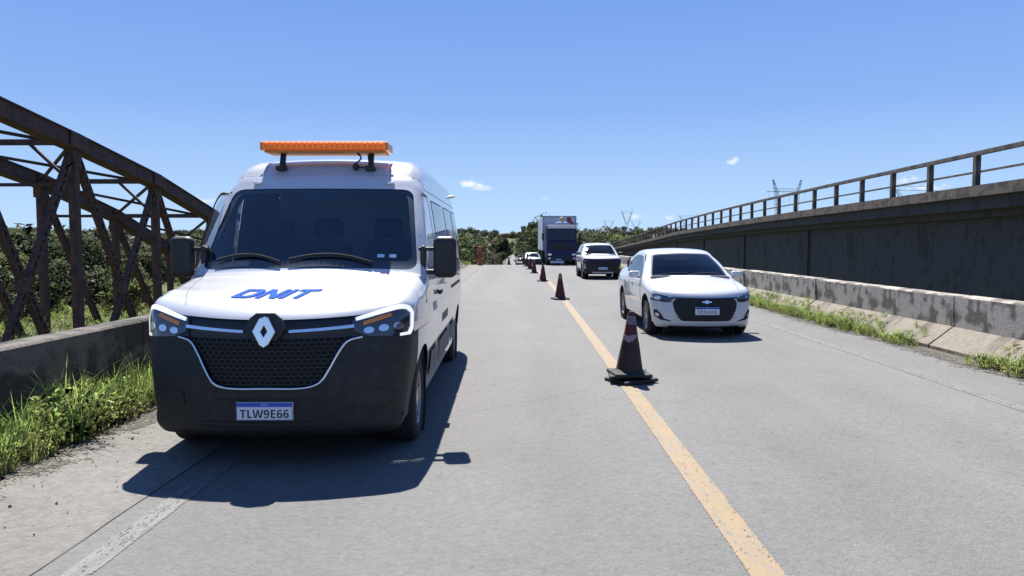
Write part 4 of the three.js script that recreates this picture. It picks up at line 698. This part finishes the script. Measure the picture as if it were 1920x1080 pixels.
// ---------------------------------------------------------------- power line towers
{
  const steel = std(.22, .25, .30, .6, { metalness: .3 });
  function pylon(label, x, d, h, y0, w, kind) {
    const p = thing('power_pylon', label, 'pylon', [x, y0, -d], .15, 'power line towers on the horizon');
    const th = .13 * h / 40;
    const tower = (x0, x1, yb, yt, wb, wt, n) => { const g = []; for (let i = 0; i < n; i++) { const a = i / n, b = (i + 1) / n, ya = lerp(yb, yt, a), yy = lerp(yb, yt, b), wa = lerp(wb, wt, a) / 2, w2 = lerp(wb, wt, b) / 2, xa = lerp(x0, x1, a), xb = lerp(x0, x1, b); for (const [sx, sz] of [[-1, -1], [1, -1], [-1, 1], [1, 1]]) g.push(bar(V(xa + sx * wa, ya, sz * wa), V(xb + sx * w2, yy, sz * w2), th)); for (const sz of [-1, 1]) g.push(bar(V(xa - wa, ya, sz * wa), V(xb + w2, yy, sz * w2), th * .6), bar(V(xa + wa, ya, sz * wa), V(xb - w2, yy, sz * w2), th * .6)); } return g; };
    if (kind === 'delta') {
      part('lower_tower', tower(0, 0, 0, h * .55, w * .5, w * .14, 6), steel, p);
      part('fork_arm', tower(-w * .05, -w * .42, h * .55, h * .92, w * .1, w * .08, 4), steel, p); part('fork_arm', tower(w * .05, w * .42, h * .55, h * .92, w * .1, w * .08, 4), steel, p);
      part('cross_arm', [bar(V(-w * .62, h * .90, 0), V(w * .62, h * .90, 0), th * 1.4), bar(V(-w * .45, h * .95, 0), V(w * .45, h * .95, 0), th * 1.2)], steel, p);
      part('earth_peak', [bar(V(-w * .42, h * .92, 0), V(-w * .52, h, 0), th * 1.5), bar(V(w * .42, h * .92, 0), V(w * .52, h, 0), th * 1.5)], steel, p);
    } else {   // portal: two masts and a beam
      for (const s of [-1, 1]) { part('mast', tower(s * w * .24, s * w * .34, 0, h * .86, w * .06, w * .10, 7), steel, p); part('earth_peak', tower(s * w * .34, s * w * .46, h * .84, h, w * .09, w * .03, 2), steel, p); }
      part('cross_beam', [bar(V(-w * .66, h * .855, 0), V(w * .66, h * .855, 0), th * 1.6), bar(V(-w * .4, h * .89, 0), V(w * .4, h * .89, 0), th * 1.3), ...Array.from({ length: 10 }, (_, i) => bar(V(lerp(-.4, .4, i / 10) * w, h * (i % 2 ? .89 : .855), 0), V(lerp(-.4, .4, (i + 1) / 10) * w, h * (i % 2 ? .855 : .89), 0), th * .7))], steel, p);
      part('insulator', [-.6, -.1, .1, .6].map((k) => bar(V(k * w, h * .85, 0), V(k * w * .9, h * .72, 0), th * .5)), steel, p);
    }
    return p;
  }
  pylon('small pylon nearest the lorry on the horizon', 104, 900, 28, 2, 13, 'delta');
  pylon('tallest pylon of the group between the lorry and the viaduct', 112, 800, 36, 2, 13, 'delta');
  pylon('small pylon right of the tallest one in the group', 137, 900, 28, 2, 13, 'delta');
  pylon('big portal pylon rising behind the viaduct railing', 106, 300, 33, -6, 13, 'portal');
  pylon('pylon top seen just over the viaduct railing left of the big one', 115, 520, 22, 0, 13, 'delta');
  pylon('pylon behind the viaduct railing near the right edge', 130, 250, 28, -6, 15, 'delta');
}

// ---------------------------------------------------------------- trees
M.bark = std(.07, .055, .04, .95);
const leafM = (r, g, b) => phys(r, g, b, 1, { vertexColors: true, transmission: .5, thickness: 0, specularIntensity: .4 });
M.leafDark = leafM(.07, .09, .042); M.leafMid = leafM(.115, .145, .068); M.leafLight = leafM(.16, .20, .08); M.leafGrey = leafM(.14, .15, .10);
function leaves(r, clumps, n, size, flat = .6) {   // many small folded leaves spread through clumps [x, y, z, radius]
  const pos = new Float32Array(n * 18), nor = new Float32Array(n * 18), col = new Float32Array(n * 18); let o = 0;
  const vol = clumps.map((c) => c[3] ** 2), tot = vol.reduce((a, b) => a + b, 0);
  for (let i = 0; i < n; i++) {
    let k = r() * tot, j = 0; while (j < clumps.length - 1 && (k -= vol[j]) > 0) j++;
    const [cx, cy, cz, R] = clumps[j], th = r() * 6.283, ph = Math.acos(2 * r() - 1), rad = R * (0.35 + 0.65 * Math.cbrt(r())) * (0.85 + .3 * r());
    const d = V(Math.sin(ph) * Math.cos(th), Math.cos(ph) * flat + .08, Math.sin(ph) * Math.sin(th)), c = V(cx, cy, cz).addScaledVector(d, rad);
    const a = V(r() - .5, (r() - .5) * .7, r() - .5).normalize(), b = V(r() - .5, r() - .3, r() - .5).cross(a).normalize(), s = size * (.6 + .8 * r());
    const nn = a.clone().cross(b).normalize(); if (nn.dot(d) < 0) nn.negate(); nn.addScaledVector(d, .6).normalize();
    const p0 = c.clone().addScaledVector(a, -s), p1 = c.clone().addScaledVector(b, s * .55).addScaledVector(nn, s * .12), p2 = c.clone().addScaledVector(a, s), p3 = c.clone().addScaledVector(b, -s * .55).addScaledVector(nn, s * .12);
    const t = .7 + .6 * r(), w = .9 + .25 * r();
    for (const q of [p0, p3, p2, p0, p2, p1]) { pos.set([q.x, q.y, q.z], o); nor.set([nn.x, nn.y, nn.z], o); col.set([t * w, t, t * .9], o); o += 3; }
  }
  const g = new THREE.BufferGeometry(); g.setAttribute('position', new THREE.BufferAttribute(pos, 3)); g.setAttribute('normal', new THREE.BufferAttribute(nor, 3)); g.setAttribute('color', new THREE.BufferAttribute(col, 3)); return g;
}
function treeGeos(seed, h, w, kind = 'broad', n = 5200, leaf = .17) {   // unit: metres
  const r = rng(seed), trunk = [], clumps = [];
  const th = kind === 'shrub' ? h * .12 : kind === 'tall' ? h * .45 : h * .30;
  const lean = V((r() - .5) * .3, 1, (r() - .5) * .3);
  const top = lean.clone().multiplyScalar(th);
  trunk.push(rod(V(0, -.6, 0), top, .045 * h * .5 + .05, .03 * h * .5 + .03, 9));
  const m = kind === 'tall' ? 9 : 13;
  for (let i = 0; i < m; i++) {
    const a = i / m * 6.283 * 2.4 + r(), q = kind === 'tall' ? r() * .5 : .25 + .75 * r(), y = kind === 'shrub' ? lerp(.15, .85, r()) * h : lerp(.38, .93, i / m) * h;
    const prof = Math.sqrt(Math.max(.05, 1 - ((y / h - .55) / .5) ** 2)), rad = w * .5 * prof * q, c = V(Math.cos(a) * rad + top.x * y / h, y, Math.sin(a) * rad + top.z * y / h);
    const R = w * (.17 + .12 * r()) * (kind === 'tall' ? 1.1 : 1); clumps.push([c.x, c.y, c.z, R]);
    const mid = top.clone().lerp(c, .5).add(V(0, -.08 * h * r(), 0)); trunk.push(rod(top.clone().multiplyScalar(.7 + .3 * r()), mid, .018 * h * .5 + .015, .012 * h * .5 + .01, 6), rod(mid, c, .012 * h * .5 + .01, .01, 5));
    for (let k = 0; k < 2; k++) clumps.push([c.x + (r() - .5) * R * 2.4, c.y + (r() - .3) * R * 1.4, c.z + (r() - .5) * R * 2.4, R * (.4 + .35 * r())]);
  }
  return { trunk: mergeGeometries(trunk.map((g) => g.toNonIndexed())), crown: leaves(r, clumps, n, leaf, kind === 'tall' ? .8 : .75), h };
}
const TG = { broad: [treeGeos(11, 8, 7), treeGeos(12, 8, 6.4), treeGeos(13, 8, 8)], tall: [treeGeos(14, 10, 4.2, 'tall', 4600, .2), treeGeos(15, 10, 3.6, 'tall', 4600, .2)], shrub: [treeGeos(16, 3, 3.6, 'shrub', 3600, .11), treeGeos(17, 3, 4.2, 'shrub', 3600, .11)] };
function tree(name, label, kind, i, x, d, h, m, group, y) {
  const G = TG[kind][i % TG[kind].length], t = thing(name, label, kind === 'shrub' ? 'shrub' : 'tree', [x, (y ?? landY(x, d)) - .1, -d], (x * 7.3 + d * 1.7) % 6.28, group), k = h / G.h;
  part('trunk', G.trunk, M.bark, t); part('crown', G.crown, m, t); t.scale.set(k * (1 + .15 * Math.sin(d * 3.1 + x)), k, k * (1 + .15 * Math.cos(d + x))); return t;
}
{ // river bank seen through the steel bridge
  const r = rng(77), mats = [M.leafMid, M.leafDark, M.leafGrey, M.leafLight, M.leafMid];
  for (let i = 0; i < 26; i++) { const row = i % 2, x = -20 - i * 1.9 - row * 5 + (r() - .5) * 3, d = 54 + row * 16 + (r() - .5) * 8 - i * .35; tree('bank_tree', 'leafy green tree on the river bank behind the steel bridge', 'broad', i, x, d, 3.5 + r() * 1.3 + row * .7, mats[i % 5], 'trees on the river bank', -2.6); }
  for (let i = 0; i < 30; i++) { const x = -9 - i * 1.25 + (r() - .5) * 4, d = 30 + r() * 20; if (x > -23 && x < -14 && d < 46) continue; tree('bank_shrub', 'low bright shrub on the slope by the steel bridge', 'shrub', i, x, d, 1.6 + r() * 1.6, mats[(i + 3) % 5], 'shrubs on the river bank', -2.6); }
  // beyond the crest, both sides of the road
  for (let i = 0; i < 20; i++) { const d = 84 + i * 8 + r() * 6, x = -8.5 - r() * d * .09 + bend(d); tree('roadside_tree', 'dark roadside tree beyond the crest left of the road', 'broad', i, x, d, lerp(7, 14, i / 20) + r() * 2, [M.leafDark, M.leafDark, M.leafMid][i % 3], 'trees left of the road beyond the crest'); }
  for (let i = 0; i < 16; i++) { const d = 150 + i * 12 + r() * 8, x = 13 + r() * d * .085 + bend(d); tree('roadside_tree', 'mid green tree beyond the lorry right of the road', 'broad', i + 1, x, d, lerp(10, 16, i / 16) + r() * 2, mats[(i + 1) % 4], 'trees right of the road beyond the crest'); }
  for (let i = 0; i < 7; i++) { const d = 215 + i * 22, x = bend(d) + 12.5 + i * 1.1; tree('roadside_tree', 'x', 'broad', i + 2, x, d, 14.5 + r() * 3, [M.leafDark, M.leafDark, M.leafGrey][i % 3], 'trees between the far road and the lorry'); }
  for (let i = 0; i < 8; i++) tree('verge_shrub', 'bush on the left verge near the orange marker', 'shrub', i, -6.5 - r() * 4, 66 + i * 4, 2.2 + r() * 1.2, mats[(i + 3) % 5], 'bushes on the left verge');
  for (const [x, d, h] of [[2, 690, 34], [6, 655, 44], [9.5, 690, 40], [13, 655, 48], [17, 660, 45], [21, 650, 47]]) tree('tall_tree', 'tall dark tree standing above the ridge left of the lorry', 'tall', d % 7, x, d, h, M.leafDark, 'tall dark trees on the ridge', landY(x, d) - h * .25);
  for (const [x, d, h] of [[-20.5, 640, 24], [-15.5, 640, 26]]) tree('ridge_tree', 'one of two pointed dark trees poking above the left ridge', 'tall', d, x, d, h, M.leafDark, 'pointed trees on the left ridge', landY(x, d) - h * .3);
}

// each tree and shrub named by its leaf tone and its place in its row, counted from the left
{
  const ord = ['first', 'second', 'third', 'fourth', 'fifth', 'sixth', 'seventh', 'eighth', 'ninth', 'tenth', 'eleventh', 'twelfth', 'thirteenth', 'fourteenth', 'fifteenth', 'sixteenth', 'seventeenth', 'eighteenth', 'nineteenth', 'twentieth', 'twenty-first', 'twenty-second', 'twenty-third', 'twenty-fourth', 'twenty-fifth', 'twenty-sixth', 'twenty-seventh', 'twenty-eighth', 'twenty-ninth', 'thirtieth'];
  const tone = (o) => { const m = o.children[1].material; return m === M.leafDark ? 'dark green' : m === M.leafMid ? 'mid green' : m === M.leafLight ? 'light green' : 'greyish green'; };
  for (const [g, say] of [['trees on the river bank', 'bank tree behind the steel bridge'], ['shrubs on the river bank', 'low bank shrub by the steel bridge'], ['trees left of the road beyond the crest', 'roadside tree beyond the crest, left of the road'], ['trees right of the road beyond the crest', 'tree beyond the crest, right of the lorry'], ['trees between the far road and the lorry', 'tree between the far road and the lorry'], ['bushes on the left verge', 'verge bush near the orange marker'], ['tall dark trees on the ridge', 'tall ridge tree left of the lorry'], ['pointed trees on the left ridge', 'pointed tree above the left ridge']]) {
    const all = scene.children.filter((o) => o.userData.group === g).sort((a, b) => a.position.x / -a.position.z - b.position.x / -b.position.z);
    all.forEach((o, i) => { o.userData.label = `${tone(o)} ${say}, ${ord[i]} from the left`; });
  }
}
{ // far woods: one mass
  const r = rng(99), list = [];
  for (let i = 0; i < 4200; i++) { const d = 520 + Math.pow(r(), 1.2) * 680, x = (r() - .5) * d * 1.5, c = Math.abs(x - 1.4 - bend(d)); if (c < 8 && d < 735) continue; list.push([x, d, 6 + r() * 6]); }
  for (let i = 0; i < 1300; i++) { const d = 110 + r() * 400, sd = r() < .5 ? -1 : 1, x = sd * (16 + r() * d * .75); if (sd > 0 && x < 14.8 + d * .03 + 9) continue; list.push([x, d, 6 + r() * 5]); }
  for (let i = 0; i < 260; i++) { const d = 62 + r() * 60, x = -34 - r() * 70; list.push([x, d, 4 + r() * 2.6]); }
  const cl = []; for (let i = 0; i < 9; i++) cl.push([(r() - .5) * .6, .35 + r() * .5, (r() - .5) * .6, .14 + r() * .14]);
  const g = leaves(r, cl, 420, .055, .9);
  for (const [k, m] of [[0, M.leafDark], [1, M.leafMid], [2, M.leafGrey]]) {
    const sub = list.filter((_, i) => i % 3 === k), im = new THREE.InstancedMesh(g, m, sub.length), q = new THREE.Object3D();
    sub.forEach(([x, d, h], i) => { q.position.set(x, landY(x, d) - h * .12, -d); q.rotation.y = r() * 6.28; const w = h * (.8 + .5 * r()); q.scale.set(w, h, w); q.updateMatrix(); im.setMatrixAt(i, q.matrix); im.setColorAt(i, new THREE.Color().setScalar(.5 + .45 * r())); });
    im.name = numbered('far_woods'); im.castShadow = im.receiveShadow = true; tag(im, ['dark green mass of far woodland on the hills', 'mid green mass of far woodland on the hills', 'greyish green mass of far woodland on the hills'][k], 'woods', null, 'stuff'); scene.add(im);
  }
}
// small houses on the far hillside
{
  const wall = std(.5, .48, .45, .9), roof = std(.30, .12, .08, .9), tin = std(.45, .47, .5, .5, { metalness: .2 });
  [[6, 600, 9, 'pale house with tin roof on the far hill beside the lorry', tin], [1, 585, 8, 'small house with reddish roof on the far hill', roof], [13.5, 560, 8, 'low pale shed on the far slope by the lorry', tin]].forEach(([x, d, w, l, rm]) => {
    const h = thing('hill_house', l, 'house', [x, landY(x, d) - .5, -d], .3); part('wall', box(w, 4, 6, 0, 2, 0), wall, h);
    const s = new THREE.Shape([[-w / 2 - .5, 0], [w / 2 + .5, 0], [0, 2]].map((p) => new THREE.Vector2(...p))); part('roof', new THREE.ExtrudeGeometry(s, { depth: 7, bevelEnabled: false }).translate(0, 4.01, -3.5), rm, h);
    part('door', box(1, 2.1, .1, 0, 1.05, 3.03), M.matte, h); for (const k of [-1, 1]) part('window', box(1.1, 1, .1, k * w * .3, 2, 3.03), M.darkGlass, h); });
}

// ---------------------------------------------------------------- grass and weeds on the verges
{
  const r = rng(123);
  function tuft(n, h, lean, wd) {
    const pos = [], nor = [], col = [];
    for (let i = 0; i < n; i++) {
      const a = r() * 6.283, l = h * (.5 + .7 * r()), ln = lean * (.3 + r()), bx = (r() - .5) * .10, bz = (r() - .5) * .10, dx = Math.cos(a), dz = Math.sin(a), w = wd * (.6 + .7 * r()), t = .7 + .6 * r();
      const P = [0, .4, .75, 1].map((k) => [bx + dx * ln * l * k * k, l * k * (1 - .25 * ln * k), bz + dz * ln * l * k * k, w * (1 - k * k)]);
      for (let k = 0; k < 3; k++) { const A = P[k], B = P[k + 1], q = [[A[0] - dz * A[3], A[1], A[2] + dx * A[3]], [A[0] + dz * A[3], A[1], A[2] - dx * A[3]], [B[0] + dz * B[3], B[1], B[2] - dx * B[3]], [B[0] - dz * B[3], B[1], B[2] + dx * B[3]]]; for (const j of k < 2 ? [0, 1, 2, 0, 2, 3] : [0, 1, 2]) { pos.push(...q[j]); nor.push(dx * .5, .8, dz * .5); col.push(t * (.9 + .3 * (i % 5 === 0)), t, t * .8); } }
    }
    const g = new THREE.BufferGeometry(); g.setAttribute('position', new THREE.Float32BufferAttribute(pos, 3)); g.setAttribute('normal', new THREE.Float32BufferAttribute(nor, 3)); g.setAttribute('color', new THREE.Float32BufferAttribute(col, 3)); return g;
  }
  const weed = (h) => { const cl = []; for (let i = 0; i < 7; i++) cl.push([(r() - .5) * .18, h * (.25 + .6 * r()), (r() - .5) * .18, .06 + .05 * r()]); return leaves(r, cl, 90, .022, .8); };
  const gM = [leafM(.44, .48, .19), leafM(.33, .43, .14), leafM(.46, .43, .24)];
  const kinds = [[tuft(22, .34, .8, .006), gM[0]], [tuft(18, .52, 1.0, .0065), gM[1]], [tuft(10, .36, .8, .005), gM[2]], [weed(.3), gM[1]], [weed(.22), gM[0]]];
  function lay(name, label, pts) {
    kinds.forEach(([g, m], k) => { const sub = pts.filter((_, i) => i % kinds.length === k), im = new THREE.InstancedMesh(g, m, sub.length), q = new THREE.Object3D(); sub.forEach(([x, y, z, s], i) => { q.position.set(x, y, z); q.rotation.set((r() - .5) * .3, r() * 6.28, (r() - .5) * .3); q.scale.set(s, s * (.7 + .6 * r()), s); q.updateMatrix(); im.setMatrixAt(i, q.matrix); im.setColorAt(i, new THREE.Color().setScalar(.75 + .5 * r())); }); im.name = numbered(name); im.castShadow = im.receiveShadow = true; tag(im, label[k], 'grass', null, 'stuff'); scene.add(im); });
  }
  const K = ['fine green grass', 'tall arching green grass', 'dry straw-coloured grass', 'dark leafy weeds', 'low bright leafy weeds'];
  const left = [], right = [], field = [];
  for (let i = 0; i < 3600; i++) { const d = 2.2 + r() * 26, w = r(), edge = -3.52 - .22 * (fbm(d * .9, 4, 3)) , x = lerp(-4.08, edge, w), lush = .5 + 1.0 * fbm(d * .8, 9, 3) - .35 * w; if (r() < .25 * w) continue; left.push([x, .004, -d, clamp(lush, .3, 1.25) * (d > 8 ? .8 : 1)]); }
  for (let i = 0; i < 3000; i++) { const d = 5 + r() * 42, den = fbm(d * .55, 17, 3), x = 6.20 - Math.abs(r() - r()) * .30 + bend(d); if (den < .30 + .25 * r() ) continue; right.push([x, .004, -d, clamp(.25 + 1.1 * (den - .3), .2, .62)]); }
  for (let i = 0; i < 500; i++) { const d = 6 + r() * 36, t = r(); if (fbm(d * .55, 17, 3) < .5) continue; right.push([lerp(6.26, 6.5, t) + bend(d), lerp(.06, .26, t), -d, .3 + .25 * r()]); }
  for (let i = 0; i < 7000; i++) { const d = 14 + Math.pow(r(), 1.5) * 60, x = -5 - r() * (d * .8 + 6); field.push([x, landY(x, d) - .05, -d, 1.0 + r() * 1.1]); }
  for (let i = 0; i < 2500; i++) { const d = 34 + r() * 50, x = -4.0 - r() * 9 + bend(d); field.push([x, landY(x, d) - .03, -d, .8 + r() * .8]); }
  lay('verge_grass', K.map((k) => k + ' on the left verge beside the van'), left);
  lay('kerb_grass', K.map((k) => k + ' along the foot of the right parapet'), right);
  lay('bank_grass', K.map((k) => k + ' on the bank below the steel bridge'), field);
  // pebbles on the shoulder
  const peb = [], pg = new THREE.IcosahedronGeometry(1, 1), im = new THREE.InstancedMesh(pg, std(.10, .09, .08, .95), 260), q = new THREE.Object3D();
  for (let i = 0; i < 260; i++) { const lft = i < 170, d = 2.5 + r() * 16, x = lft ? -3.42 + (r() * r()) * 1.1 : 6.0 - r() * r() * .6; q.position.set(x, .012, -d); const s = .004 + .010 * r() * r() * r(); q.scale.set(s * 1.3, s * .8, s); q.rotation.set(r(), r() * 6, r()); q.updateMatrix(); im.setMatrixAt(i, q.matrix); }
  im.name = 'loose_stones'; im.castShadow = im.receiveShadow = true; tag(im, 'small loose stones scattered along the road edges', 'stones', null, 'stuff'); scene.add(im);
}
renderer.render(scene, camera);
